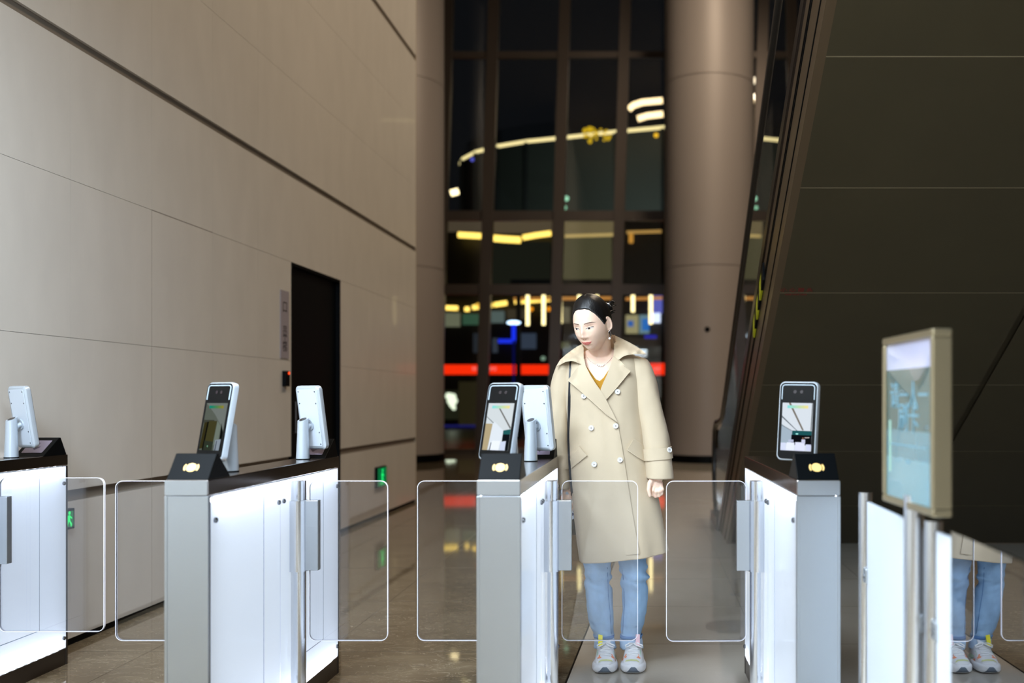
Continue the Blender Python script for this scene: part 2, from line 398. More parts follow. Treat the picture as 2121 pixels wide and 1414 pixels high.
# glass facade behind the columns: leaning mullions, transoms and one pane per bay
FY = 22.3; LEAN = .0300
def lean(x, z): return x+LEAN*z
mx = [-6.2, -4.75, -3.74-.16, -2.18-.0, -.79, .72, 2.3, 3.9, 5.5, 7.1]
mx[2] = (996-CX)*FY/K; mx[3] = (1143-CX)*FY/K; mx[4] = (1268-CX)*FY/K
mi = 0
for i, x in enumerate(mx):
    s = MB(); s.prism([(x-.12, 0), (x+.12, 0), (lean(x, 11)+.12, 11), (lean(x, 11)-.12, 11)], 1, FY-.12, FY+.12)
    struct(s.build('trim_%d' % (6+i), M['bronze']))
zt = [(.0, .12), (3.57, 3.80), (5.22, 5.44), (8.86, 9.0), (10.8, 11)]
for j, (z0, z1) in enumerate(zt):
    s = MB(); s.box(-6.4, 8.9, FY-.06, FY+.06, z0, z1); struct(s.build('trim_%d' % (20+j), M['bronze']))
for i, (a, b_) in enumerate(zip(mx, mx[1:])):
    s = MB()
    s.prism([(a, 0), (b_, 0), (lean(b_, 11), 11), (lean(a, 11), 11)], 1, FY-.008, FY+.008)
    struct(s.build('window_%d' % (i+1), M['facade']))

# ------------------------------------------------------------------ outside at night
s = MB(); s.box(-60, 60, 22.45, 110, -.12, -.02); struct(s.build('ground', M['asphalt']))
# far curved mall with a lit balcony edge
bl = empty('mall_building', (0, 62, 0), label='dark curved building outside the glass wall with a glowing roof edge strip', cat='building')
def curve_at(pts, H):
    out = []
    for px, py in pts:
        Y = K*(H-HC)/(CY-py); out.append(Vector(((px-CX)*Y/K, Y, H)))
    return out
edge = [(1040, 352), (965, 352), (951, 338), (957, 328), (985, 313), (1030, 301), (1090, 291), (1160, 284), (1275, 271), (1372, 262), (1520, 250), (1800, 240)]
cv = curve_at(edge, 16.2)
cv[0] = Vector((cv[1].x+6, cv[1].y+9, 16.2))
def ribbon(name, pts, z0, z1, m, parent, th=.3, inset=0):
    s = MB(); a = []; b = []
    for i, p in enumerate(pts):
        d = (pts[min(i+1, len(pts)-1)]-pts[max(i-1, 0)]); n = Vector((d.y, -d.x, 0)).normalized()
        p = p-n*inset
        a.append([(p.x, p.y, z0), (p.x, p.y, z1), (p.x-n.x*th, p.y-n.y*th, z1), (p.x-n.x*th, p.y-n.y*th, z0)])
    s.rings(a); return s.build(name, m, parent, world=True)
ribbon('balcony_front', cv, 11.6, 16.05, M['bld'], bl)
ribbon('light_strip', cv[2:], 16.08, 16.25, em((255, 226, 160), 1.5), bl, .3)
ribbon('glass_balustrade', cv[2:], 16.3, 17.2, M['facade'], bl, .05, .3)
ribbon('lower_storey', [p+Vector((0, 1.5, 0)) for p in cv], 0, 11.6, M['bldk'], bl)
for k in range(3, 10):
    p = cv[k]; s = MB(); s.box(p.x-.09, p.x+.09, p.y-.25, p.y-.05, 11.6, 16.05); s.build('rib', M['bldk'], bl, world=True)
def strip_px(name, pts, Y, r, m, parent, n=6):
    s = MB(); s.tube([W(px, py, Y) for px, py in pts], r, n); return s.build(name, m, parent, world=True)
AMB = em((255, 190, 84), 2.2); WHT = em((255, 236, 200), 4.0); AM2 = em((255, 170, 60), 1.2)
strip_px('cove_light', [(1303, 226), (1312, 218), (1330, 212), (1372, 208)], 52, .16, em((255, 214, 160), 3), bl)
strip_px('cove_light', [(1321, 246), (1340, 240), (1373, 236)], 52, .16, em((255, 214, 160), 3), bl)
strip_px('wall_light', [(917, 400), (926, 401)], 50, .16, em((255, 224, 170), 4), bl)
strip_px('wall_light', [(934, 400), (949, 396)], 50, .16, em((255, 224, 170), 4), bl)
for px, py, c, r in ((1173, 411, (170, 230, 190), .13), (1170, 430, (150, 210, 170), .1), (1083, 512, (230, 50, 20), .13), (1120, 548, (190, 210, 170), .12), (1135, 547, (220, 230, 190), .17), (1359, 280, (255, 190, 40), .12), (978, 330, (90, 90, 200), .1)):
    s = MB(); s.ball(W(px, py, 51), r, 8); s.build('small_lamp', em(c, 1.3), bl, world=True)
s = MB()
for k in range(34):
    a = random.random(); px = 1212+a*52+random.uniform(-4, 4); py = 272+a*8+random.uniform(-10, 12)
    s.ball(W(px, py, 53+random.random()), .075, 6)
for px, py in ((1211, 271), (1223, 267), (1222, 293)): s.ball(W(px, py, 53), .12, 6)
g_ = s.build('string_lights', em((240, 190, 30), .9), bl, world=True); g_['kind'] = 'stuff'
# nearer shopping block with glowing panels
sh = empty('shop_building', (-2, 44, 0), label='dark shop block outside the glass with yellow light strips and shop windows', cat='building')
def panel_px(name, q, Y, m, parent, th=.15):
    a = W(q[0], q[1], Y); b = W(q[2], q[3], Y); s = MB(); s.box(a.x, b.x, Y, Y+th, b.z, a.z); return s.build(name, m, parent, world=True)
panel_px('wall', (860, 447, 1640, 940), 44, M['bldk'], sh, .4)
panel_px('glow_ceiling_panel', (918, 452, 1000, 479), 43.6, em((88, 74, 58), .75), sh)  # lit soffits and walls: the light on them is put in as glow
panel_px('glow_ceiling_panel', (1022, 452, 1143, 482), 43.6, em((98, 82, 62), .8), sh)
panel_px('glow_ceiling_panel', (1166, 450, 1271, 484), 43.6, em((124, 106, 74), .8), sh)
panel_px('glow_wall_panel', (1160, 486, 1267, 588), 43.6, em((84, 78, 54), .8), sh)
panel_px('faint_glow_panel', (1020, 500, 1140, 590), 43.6, em((30, 30, 22), .8), sh)
strip_px('rail_light', [(1170, 489), (1270, 486)], 43.2, .07, em((214, 178, 110), .9), sh)
strip_px('rail_light', [(1298, 481), (1370, 479)], 43.2, .07, em((200, 150, 80), .9), sh)
strip_px('rail_light', [(1307, 484), (1307, 503)], 43.2, .1, em((220, 150, 60), .9), sh)
YL = em((255, 206, 96), 2.6)
YB_ = em((255, 200, 90), 5)
strip_px('cornice_light', [(1536, 493), (1563, 488)], 43.3, .13, YB_, sh); strip_px('cornice_light', [(1577, 485), (1584, 478), (1593, 480)], 43.3, .13, YB_, sh)
strip_px('cornice_light', [(1528, 623), (1568, 620)], 43.3, .13, em((230, 150, 60), 2.5), sh)
panel_px('neon_line', (1544, 662, 1568, 668), 43.2, em((236, 240, 255), 4), sh); panel_px('neon_line', (1546, 669, 1567, 700), 43.2, em((30, 40, 220), 2.5), sh)
strip_px('wall_light', [(1560, 167), (1573, 166)], 50, .16, em((255, 224, 190), 4), bl); strip_px('wall_light', [(1558, 208), (1570, 208)], 50, .16, em((255, 214, 160), 4), bl)
strip_px('cornice_light', [(949, 486), (1001, 489)], 43.3, .13, YL, sh)
strip_px('cornice_light', [(1021, 493), (1044, 495), (1078, 497)], 43.3, .15, YL, sh)
strip_px('cornice_light', [(1083, 492), (1110, 487), (1141, 483)], 43.3, .12, YL, sh)
for a, b_ in (((920, 637), (948, 638)), ((963, 640), (972, 640)), ((979, 637), (996, 634)), ((1016, 632), (1020, 631)), ((1024, 631), (1050, 627)), ((1066, 625), (1140, 619))):
    strip_px('cornice_light', [a, b_], 43.3, .11, YL, sh)
panel_px('glow_ceiling_panel', (1022, 602, 1270, 608), 43.5, em((150, 100, 50), .6), sh)
for q, c in (((922, 648, 952, 676), (120, 120, 96)), ((958, 650, 996, 672), (60, 92, 70)), ((1016, 644, 1044, 668), (96, 108, 104)), ((1050, 640, 1090, 660), (70, 60, 44)), ((1150, 636, 1180, 668), (110, 100, 80)), ((1296, 652, 1322, 690), (178, 164, 120)), ((1324, 652, 1345, 690), (120, 150, 160)), ((1345, 612, 1372, 648), (110, 112, 210)),
             ((980, 690, 996, 730), (40, 44, 50)), ((1070, 690, 1110, 722), (60, 68, 84)), ((1160, 708, 1180, 722), (90, 88, 60)), ((950, 790, 1000, 880), (44, 38, 22)), ((1290, 780, 1372, 900), (26, 20, 12)), ((1020, 700, 1030, 730), (60, 64, 74)), ((918, 808, 948, 868), (36, 36, 24))):
    panel_px('shop_window', q, 43.5, em(c, .8), sh)
panel_px('video_screen', (1330, 660, 1345, 684), 43.4, em((40, 120, 210), .8), sh); panel_px('video_screen', (1345, 648, 1368, 668), 43.4, em((220, 226, 255), 1.6), sh)
panel_px('video_screen', (1300, 664, 1312, 676), 43.4, em((60, 110, 190), .8), sh)
panel_px('neon_line', (918, 880, 990, 884), 43.4, em((34, 34, 110), .8), sh); panel_px('neon_line', (1335, 694, 1360, 700), 43.4, em((40, 40, 190), .8), sh)
panel_px('neon_line', (1032, 702, 1066, 710), 43.4, em((30, 50, 230), 1.2), sh)
for px, py, r in ((930, 820, .16), (937, 822, .17), (934, 830, .17), (941, 830, .14), (937, 838, .14), (940, 845, .09)):
    s = MB(); s.ball(W(px, py, 43.2), r, 8); s.build('shop_lamp', em((236, 240, 210), 1.6), sh, world=True)
for px, py, c in ((1100, 640, (255, 150, 20)), (1137, 640, (255, 150, 20)), (986, 600, (140, 90, 40)), (1125, 742, (120, 140, 120)), (990, 632, (255, 190, 70))):
    s = MB(); s.ball(W(px, py, 43.2), .1, 8); s.build('shop_lamp', em(c, 1.3), sh, world=True)
# red fascia sign with white characters
rs = empty('fascia_sign', (W(1030, 764, 34).x, 34, 0), label='long glowing red fascia sign with white marks outside the glass wall', cat='sign')
a, b_ = W(900, 755, 34), W(1139, 775, 34); s = MB(); s.box(a.x, b_.x, 34, 34.25, b_.z, a.z); s.build('light_box', em((255, 44, 8), 1.25), rs, world=True)
a, b_ = W(1346, 752, 34), W(1566, 777, 34); s = MB(); s.box(a.x, b_.x, 34, 34.25, b_.z, a.z); s.build('light_box', em((255, 44, 8), 1.25), rs, world=True)
for px in (985, 1021, 1361):
    p_ = W(px, 764, 33.97)-rs.location
    text('lettering', '茶饮', .13, em((255, 160, 150), 1.1), rs, frame(p_, (1, 0, 0), (0, 0, 1)))
s = MB(); a, b_ = W(890, 776, 34.1), W(1566, 781, 34.1); s.box(a.x, b_.x, 34, 34.3, b_.z, a.z)
for px in (900, 1066, 1140, 1345, 1425):
    p_ = W(px, 778, 34.15); s.box(p_.x-.06, p_.x+.06, 34.1, 34.3, -.02, p_.z)
s.build('support_frame', M['bldk'], rs, world=True)
# pendant tube lamps under a canopy beam
cb = empty('canopy', (W(1230, 600, 30).x, 30.2, 0), label='dark canopy outside the glass with a warm lit edge above hanging tube lamps', cat='canopy')
zc = W(1200, 598, 30).z; s = MB(); s.box(W(1060, 0, 30).x, W(1560, 0, 30).x, 29.7, 31.6, zc, zc+.25)
for px in (1062, 1556): s.box(W(px, 0, 30).x-.07, W(px, 0, 30).x+.07, 31.3, 31.45, -.02, zc)
s.build('roof_slab', M['bldk'], cb, world=True)
for a, b_ in ((1064, 1272), (1296, 1372)):
    s = MB(); s.tube([W(a, 619, 31.5), W(b_, 617, 31.5)], .055, 6); s.build('edge_light', em((214, 140, 66), .9), cb, world=True)
for i, (px, t0, t1, lb) in enumerate(((1093, 602, 674, 'long hanging tube lamp, leftmost under the canopy'), (1126, 602, 673, 'long hanging tube lamp, second from the left under the canopy'), (1161, 601, 669, 'hanging tube lamp just left of the woman, third from the left'),
        (1200, 601, 648, 'hanging tube lamp peeking out left above her hair'), (1236, 600, 650, 'hanging tube lamp peeking out right above her hair'), (1311, 602, 646, 'shorter hanging tube lamp right of her head'), (1348, 600, 671, 'long hanging tube lamp left of the wide column'), (1524, 602, 672, 'hanging tube lamp seen beside the escalator glass, right of the wide column'))):
    p0, p1 = W(px, t0, 30), W(px, t1, 30)
    r = empty('pendant_lamp', (p0.x, 30, zc), label=lb, cat='lamp', group='hanging tube lamps outside')
    s = MB(); s.tube([p0, p1], .055, 8); s.build('tube', em((255, 226, 160), 3.2), r, world=True)
    s = MB(); s.tube([p0, (p0.x, 30, zc)], .012, 6); s.build('cord', M['black'], r, world=True)
# blue street lamp
p = W(1064, 668, 28); r = empty('street_lamp', (p.x, 28, 0), label='street lamp outside with a white head on a blue lit post', cat='street lamp')
s = MB(); s.ball((0, 0, p.z), (.2, .2, .06), 12); s.build('lamp_head', em((200, 225, 255), 3.5), r)
zz = W(0, 705, 28).z; s = MB(); s.tube([(0, 0, zz), (0, 0, p.z)], .06); s.build('lit_post', em((26, 50, 240), 1.2), r)
s = MB(); s.tube([(0, 0, -.02), (0, 0, zz)], .03); s.build('pole', em((14, 18, 90), .6), r)
# ================================================================== ESCALATOR
SL = .58; YB = 8.42; XE = .674
def sz(y): return SL*(YB-y)
es = empty('escalator', (XE, 8.42, 0), label='escalator rising to the right over the barriers, with brown underside panels and smoked glass side', cat='escalator')
U = Vector((0, -1, SL)).normalized(); N = Vector((0, -SL, -1)).normalized()        # up the slope, outward (down and to the front)
ysm = [8.42, 7.75, 6.95, 6.17, 5.34, 4.63, 3.97, 3.3, 2.6, 1.9, 1.2, .5, -.2, -.9]
s = MB(); lines = MB(); gp = .003
for xa, xb in ((XE+.04, 2.09), (2.10, 3.5), (3.51, 4.9)):
    for a, b_ in zip(ysm, ysm[1:]):
        a -= gp; b_ += gp
        q = [(x, y, sz(y)) for x, y in ((xa, a), (xb, a), (xb, b_), (xa, b_))]
        s.add(q+[(p[0], p[1]+.01, p[2]+.02) for p in q], [(0, 1, 2, 3), (7, 6, 5, 4), (0, 4, 5, 1), (1, 5, 6, 2), (2, 6, 7, 3), (3, 7, 4, 0)])
s.build('underside_panel', M['soffit'], es, world=True)
for y in ysm[1:-1]:
    lines.add([(x, yy, sz(yy)+.001) for x, yy in ((XE+.04, y+gp), (2.09, y+gp), (2.09, y-gp), (XE+.04, y-gp))], [(0, 1, 2, 3)])
    lines.add([(x, yy, sz(yy)+.001) for x, yy in ((2.10, y+gp), (4.9, y+gp), (4.9, y-gp), (2.10, y-gp))], [(0, 1, 2, 3)])
lines.build('panel_joint', M['soffit_line'], es, world=True)
def slope_prism(mb, x0, x1, h0, h1, ya, yb, mi=0, land=10.25):
    """band between heights h0 and h1 above the underside line; levels off at the landing"""
    def z(y, h): return max(sz(y)+h, h-.5)
    ys = [yb]+([YB+.0] if True else [])
    yk = YB+.5/SL if False else YB
    prof = []
    y_hi = yb
    pts_lo = [(y_hi, sz(y_hi)+h0)]; pts_hi = [(y_hi, sz(y_hi)+h1)]
    floor = .50
    for pts, h in ((pts_lo, h0), (pts_hi, h1)):
        lev = h-floor                                     # height above the landing floor
        yb_ = YB+(h-lev)/SL                               # slope meets that level here
        pts += [(yb_-.25, sz(yb_-.25)+h), (yb_, lev+.05 if lev > 0 else lev), (yb_+.3, lev), (ya, lev)]
    poly = [(y, max(zz, .0)) for y, zz in pts_lo]+[(y, max(zz, .02)) for y, zz in reversed(pts_hi)]
    return mb.prism(poly, 0, x0, x1, mi)
def side(x0, x1):
    s = MB(); s.prism([(YB, 0), (YB+.5/SL, .02), (-.9, sz(-.9)+.5), (-.9, sz(-.9))], 0, x0, x1); return s
s = side(XE, XE+.04); s.build('side_cladding', M['truss'], es, world=True)
s = MB()
for h in (.10, .30, .335):
    s.prism([(YB+h/SL-.01, .012), (YB+h/SL+.01, .012), (-.9, sz(-.9)+h+.006), (-.9, sz(-.9)+h-.006)], 0, XE-.004, XE)
s.build('cladding_groove', M['black'], es, world=True)
s = MB(); s.prism([(YB+.44/SL, .0), (YB+.5/SL, .05), (-.9, sz(-.9)+.53), (-.9, sz(-.9)+.47)], 0, XE-.012, XE+.05); s.build('deck_trim', M['dksteel'], es, world=True)
s = side(2.06, 2.09); s.build('side_cladding', M['truss'], es, world=True)
s = MB(); s.box(XE, 2.09, 9.2, 10.3, .0, .012); s.build('landing_plate', M['dksteel'], es, world=True)
for x in (XE+.02, 2.06):
    s = MB(); slope_prism(s, x, x+.012, .5, 1.42, 10.0, -.9); s.build('glass_balustrade', M['smoke'], es, world=True)
    top = [Vector((x+.006, y, sz(y)+1.47)) for y in (-.9, 1, 3, 5, 7, 8.2, 8.8)]
    top += [Vector((x+.006, 9.2, 1.045)), Vector((x+.006, 9.6, 1.0)), Vector((x+.006, 10.0, .99)), Vector((x+.006, 10.22, .9)), Vector((x+.006, 10.32, .7)), Vector((x+.006, 10.3, .45)), Vector((x+.006, 10.15, .2)), Vector((x+.006, 10.0, .08))]
    s = MB(); s.tube(top, .027, 10); s.build('handrail', M['rubber'], es, smooth=True, world=True)
    s = MB(); s.prism([(9.25, 0), (10.1, 0), (10.1, .1), (9.25, .12)], 0, x-.05, x+.06); s.build('newel_base', M['dksteel'], es, world=True)
s = MB()
for k in range(26):
    y = 9.2-.36*k-.1; z = .09+.209*k
    if y < -.7: break
    s.box(XE+.12, 2.0, y-.36, y, max(z-.2, .0), z)
s.build('steps', M['dksteel'], es, world=True)
# hazard guard strip and red warning print
HZ = []
for k in range(6):
    t0 = 5.67+k*.085; s = MB(); s.prism([(t0, sz(t0)+.30), (t0+.085, sz(t0+.085)+.30), (t0+.085, sz(t0+.085)+.40), (t0, sz(t0)+.40)], 0, XE-.016, XE-.004); s.build('hazard_stripe', M['yellow' if k % 2 else 'black'], es, world=True)
y0_ = 5.315; p = Vector((.80, y0_, sz(y0_)))+N*.003
text('warning_lettering', '小 心 碰 头', .036, M['red'], es, frame(p-es.location, (1, 0, 0), U))
p = Vector((.80, y0_+.035, sz(y0_+.035)))+N*.003
text('warning_lettering', 'MIND YOUR HEAD', .014, M['red'], es, frame(p-es.location, (1, 0, 0), U))

# ================================================================== TURNSTILES
TW = .1370; TL = 1.324; TH = .963; HW = TW/2
def turnstile(loc, rz, label, left, right):
    r = empty('turnstile', loc, rz, label=label, cat='turnstile', group='lit speed gates in a row')
    s = MB(); s.box(-HW, HW, 0, TL, .9135, TH); s.build('top_cap', M['capsteel'], r, bevel=.0035)
    s = MB(); s.prism(rrect(TW-.004, .046, .004, 3, 0, .938), 1, -.0022, .0005); s.build('end_cap', M['steel'], r)
    s = MB(); s.box(-HW+.004, HW-.004, .002, .014, .0, .912); s.box(-HW, -HW+.009, 0, .02, 0, .912); s.box(HW-.009, HW, 0, .02, 0, .912); s.build('end_panel', M['steel'], r, bevel=.001)
    s = MB(); s.box(-HW, HW, TL-.016, TL-.002, .0, .912); s.build('end_panel', M['dksteel'], r, bevel=.001)
    s = MB(); s.box(-HW+.002, HW-.002, .02, TL-.016, 0, .075); s.build('plinth', M['dksteel'], r)
    s = MB(); s.box(-.004, .004, .03, TL-.03, .075, .91); s.box(-HW+.01, HW-.01, .03, TL-.03, .905, .9125); s.box(-HW+.01, HW-.01, .03, TL-.03, .0755, .08); s.build('liner', M['inner'], r)
    for sx in (-1, 1):
        s = MB(); x = sx*.045
        x = sx*.048
        for q_ in range(25):
            y_ = .06+.05*q_; s.box(x-.005, x+.005, y_, y_+.012, .888, .899); s.box(x-.005, x+.005, y_, y_+.012, .088, .099)
        s.build('led_strip', M['strip'], r)
        for (a, b_) in ((.020, .61), (.614, TL-.018)):
            s = MB(); xs = sx*(HW-.004); s.box(min(xs, xs+sx*.004), max(xs, xs+sx*.004), a, b_, .079, .909)
            s.m = [1, 1, 1, 1, 0 if sx < 0 else 1, 0 if sx > 0 else 1]
            g_ = s.build('side_panel', [M['backlit'], M['clearback']], r)
            for yy in ((a+.028, b_-.018)):
                for zz in (.125, .832):
                    sc_ = MB(); sc_.rings([[(xs+sx*t, yy+rr*math.cos(2*math.pi*k/12), zz+rr*math.sin(2*math.pi*k/12)) for k in range(12)] for t, rr in ((.003, .009), (.010, .009), (.013, .005))]); sc_.build('screw', M['screw'], g_, smooth=True, auto=.6)
            ln = MB(); y_a, y_b = (a+.02, b_-.17) if a < .5 else (a+.17, b_-.17)
            X0, X1 = (xs+sx*.0038), (xs+sx*.0048)
            X0, X1 = min(X0, X1), max(X0, X1)
            if a < .5: ln.box(X0, X1, b_-.16, b_-.158, .20, .88); ln.box(X0, X1, .05, b_-.16, .199, .2015)
            else: ln.box(X0, X1, b_-.20, b_-.198, .20, .88); ln.box(X0, X1, a+.16, b_-.20, .199, .2015)
            ln.build('door_joint', mat('pale_joint', (120, 134, 156), .5) if 'pale_joint' not in bpy.data.materials else bpy.data.materials['pale_joint'], g_)
    GY = .74                                                   # gate axis
    for sx, w_ in ((-1, left), (1, right)):
        if not w_: continue
        X = sx*(HW+.026)
        s = MB(); s.cyl((X, GY), .026, 0, .9005, 28); s.box(min(sx*(HW+.002), X), max(sx*(HW+.002), X), GY-.022, GY+.022, 0, .9)
        s.build('hinge_post', M['polished'], r, smooth=True, auto=.5)
        s = MB(); s.cyl((X-sx*.004, GY), .038, .553, .825, 36); s.build('rotating_sleeve', M['polished'], r, smooth=True, auto=.5)
        s = MB(); a, b_ = X+sx*.015, X+sx*.078; s.box(min(a, b_), max(a, b_), GY-.016, GY+.016, .556, .826)
        s.build('clamp_plate', M['steel'], r, bevel=.002)
        a = X+sx*.040; b_ = sx*(HW+w_)
        q = rrect(abs(b_-a), .618, .028, 8, (a+b_)/2, .592)
        s = MB(); s.prism(q, 1, GY-.006, GY+.006, 0, 1)
        q2 = rrect(abs(b_-a)-.0032, .6148, .0264, 8, (a+b_)/2, .592); nq = len(q)
        rim = MB()
        for yy in (GY-.0062, GY+.0062):
            rim.add([(x, yy, z) for x, z in q]+[(x, yy, z) for x, z in q2], [(i, (i+1) % nq, nq+(i+1) % nq, nq+i) for i in range(nq)])
        gw = s.build('glass_wing', [M['acryl'], M['acryl_edge']], r); rim.build('polished_edge', M['acryl_edge'], gw)
    return r
t1 = turnstile((-2.734, 3.26, 0), 0, 'lit turnstile at the left edge of the picture beside the stone wall', 0, .487)
t2 = turnstile((-1.4395, 3.11, 0), 0, 'lit turnstile left of the centre, with a pale steel end and a glowing right side', .545, .37)
t3 = turnstile((-.4637, 3.11, 0), 0, 'lit turnstile in the middle, just left of the woman', .355, .36)
t4 = turnstile((.537, 3.11, 0), math.radians(1.5), 'lit turnstile right of the woman, with a glowing left side', .375, 0)

# card readers: wedge boxes at the near ends, screen wedges at the far ends
def wedge(loc, rz, label, kind):
    r = empty('card_reader' if kind == 'card' else 'display_wedge', loc, rz, label=label, cat='card reader' if kind == 'card' else 'display', group='wedge boxes on the turnstiles')
    h = HW-.003
    ya, yt, yb = .006, .075, .175
    s = MB()
    if kind == 'card': s.prism([(ya, .0), (yb, .0), (yt+.006, .079), (yt-.004, .079)], 0, -h, h)
    else: ya, yt, yb = -.006, -.055, -.185; s.prism([(ya, .0), (yt+.004, .079), (yt-.006, .079), (yb, .0)], 0, -h, h)
    s.build('housing', M['black'], r, bevel=.002)
    if kind == 'card':
        u = Vector((1, 0, 0)); v = Vector((0, yt-.004-ya, .079)).normalized(); n = u.cross(v)
        o_ = Vector((0, ya, 0))+v*.047+n*.0006
        s = MB(); s.prism([(.0165*math.cos(2*math.pi*k/32), .0165*math.sin(2*math.pi*k/32)) for k in range(32)], 2, 0, .0006)
        for sg in (-1, 1):
            arc = [(sg*.021*math.cos(a)+sg*.0035, .021*math.sin(a)) for a in [math.radians(-38+76*k/10) for k in range(11)]]
            arc2 = [(sg*.0155*math.cos(a)+sg*.0035, .0155*math.sin(a)) for a in [math.radians(38-76*k/10) for k in range(11)]]
            s.prism(arc+arc2, 2, 0, .0006)
        m_ = frame(o_, u, v); s.v = [m_ @ p for p in s.v]
        s.build('contactless_symbol', M['gold'], r)
    else:
        u = Vector((1, 0, 0)); v = Vector((0, yt-.006-yb, .079)).normalized()
        s = MB(); s.prism(rrect(.092, .096, .003, 3), 2, 0, .001)
        m_ = frame(Vector((0, yb, 0))+v*.075+u.cross(v)*.0004, u, v); s.v = [m_ @ p for p in s.v]
        sc_ = s.build('screen', mat('idle_screen', (128, 118, 136), .25), r)
        s = MB(); s.prism([(-.003, .028), (.003, .028), (.003, -.012), (.016, .002), (.016, -.007), (0, -.026), (-.016, -.007), (-.016, .002), (-.003, -.012)], 2, .001, .0016)
        s.v = [m_ @ p for p in s.v]; s.build('arrow', mat('dark_arrow', (60, 52, 74), .5), sc_)
    return r
wedge((-1.4395, 3.11, TH), 0, 'black card reader wedge on the near end of the turnstile left of the centre', 'card')
wedge((-.4637, 3.11, TH), 0, 'black card reader wedge on the near end of the middle turnstile', 'card')
wedge((.537, 3.11, TH), math.radians(1.5), 'black card reader wedge on the near end of the turnstile right of the woman', 'card')
wedge((-2.734, 3.26+TL, TH), 0, 'black screen wedge on the far end of the turnstile by the stone wall', 'screen')
wedge((-1.4395, 3.11+TL, TH), 0, 'black wedge with an arrow screen, far end of the turnstile left of the centre', 'screen')
wedge((-.4637, 3.11+TL, TH), 0, 'dark screen wedge on the far end of the middle turnstile beside her sleeve', 'screen')

# face terminals on poles
SCR = {
 'bright': [((0, 0, 1, 1), (198, 206, 214)), ((.0, .45, .36, .60, .36, .82, 0, .88), (150, 166, 180)), ((.2, 0, .27, 0, .74, .57, .68, .57), (112, 106, 98)), ((0, .27, .0, .31, .5, .58, .53, .58), (100, 108, 116)),
            ((0, .46, 0, .48, .34, .59, .36, .58), (116, 124, 132)), ((.97, 0, 1, 0, .99, .57, .95, .57), (110, 116, 120)), ((.36, .58, 1, .58, 1, .67, .36, .67), (26, 76, 80)), ((.48, .635, .56, .635, .56, .66, .48, .66), (150, 220, 214)), ((.34, .67, 1, .67, 1, .88, .34, .88), (12, 12, 16)),
            ((.0, .84, .17, .84, .17, 1, 0, 1), (196, 204, 226)), ((.2, .83, .45, .83, .45, 1, .18, 1), (214, 220, 240)), ((.25, .77, .42, .77, .42, .82, .25, .82), (170, 176, 200)), ((.48, .82, .79, .82, .79, 1, .48, 1), (206, 210, 232)), ((.68, .76, .8, .76, .8, .84, .68, .84), (186, 190, 214)), ((.7, .72, .75, .72, .75, .76, .7, .76), (120, 84, 66)),
            ((.82, .86, .99, .86, .99, .99, .84, .99), (190, 196, 224)), ((.78, .715, .93, .71, .93, .725, .78, .73), (190, 180, 176))],
 'middle': [((0, 0, 1, 1), (194, 202, 206)), ((.0, .30, .0, .28, .72, .60, .70, .62), (120, 126, 128)), ((.36, .06, .42, .06, 1.0, .52, .97, .55), (104, 104, 102)), ((0, .44, .27, .44, .20, 1, 0, 1), (164, 150, 118)), ((.27, .44, .34, .40, .72, .58, .72, .86, .22, .98), (206, 214, 222)),
            ((.72, .58, 1, .55, 1, .66, .72, .67), (30, 84, 84)), ((.72, .66, 1, .66, 1, 1, .72, 1), (14, 18, 22)), ((.35, .80, .66, .80, .64, 1, .30, 1), (220, 226, 240)), ((.68, .82, .88, .80, .88, 1, .68, 1), (190, 200, 222)), ((.3, .84, .33, .84, .31, 1, .27, 1), (60, 66, 74))],
 'dim': [((0, 0, 1, 1), (78, 84, 76)), ((0, 0, 1, 0, 1, .58, .5, .25), (98, 104, 100)), ((0, .36, .5, .36, .5, .42, 0, .42), (54, 56, 48)), ((.04, .42, .18, .40, .14, .96, .0, .98), (46, 42, 20)), ((.18, .4, .26, .4, .22, 1, .13, 1), (12, 12, 10)), ((.26, .38, .64, .38, .60, 1, .2, 1), (56, 54, 30)), ((.66, .38, .86, .5, .84, .8, .62, .9), (96, 106, 96)), ((.2, .80, .62, .82, .62, 1, .2, 1), (40, 46, 36)), ((.86, .42, 1, .62, 1, 1, .9, 1), (10, 12, 10)),
         ((.70, .78, .96, .76, .94, 1, .70, 1), (120, 130, 140)), ((.76, .8, .79, .8, .78, 1, .74, 1), (20, 22, 26)), ((.36, .9, .40, .9, .40, .93, .36, .93), (110, 160, 130))],
}
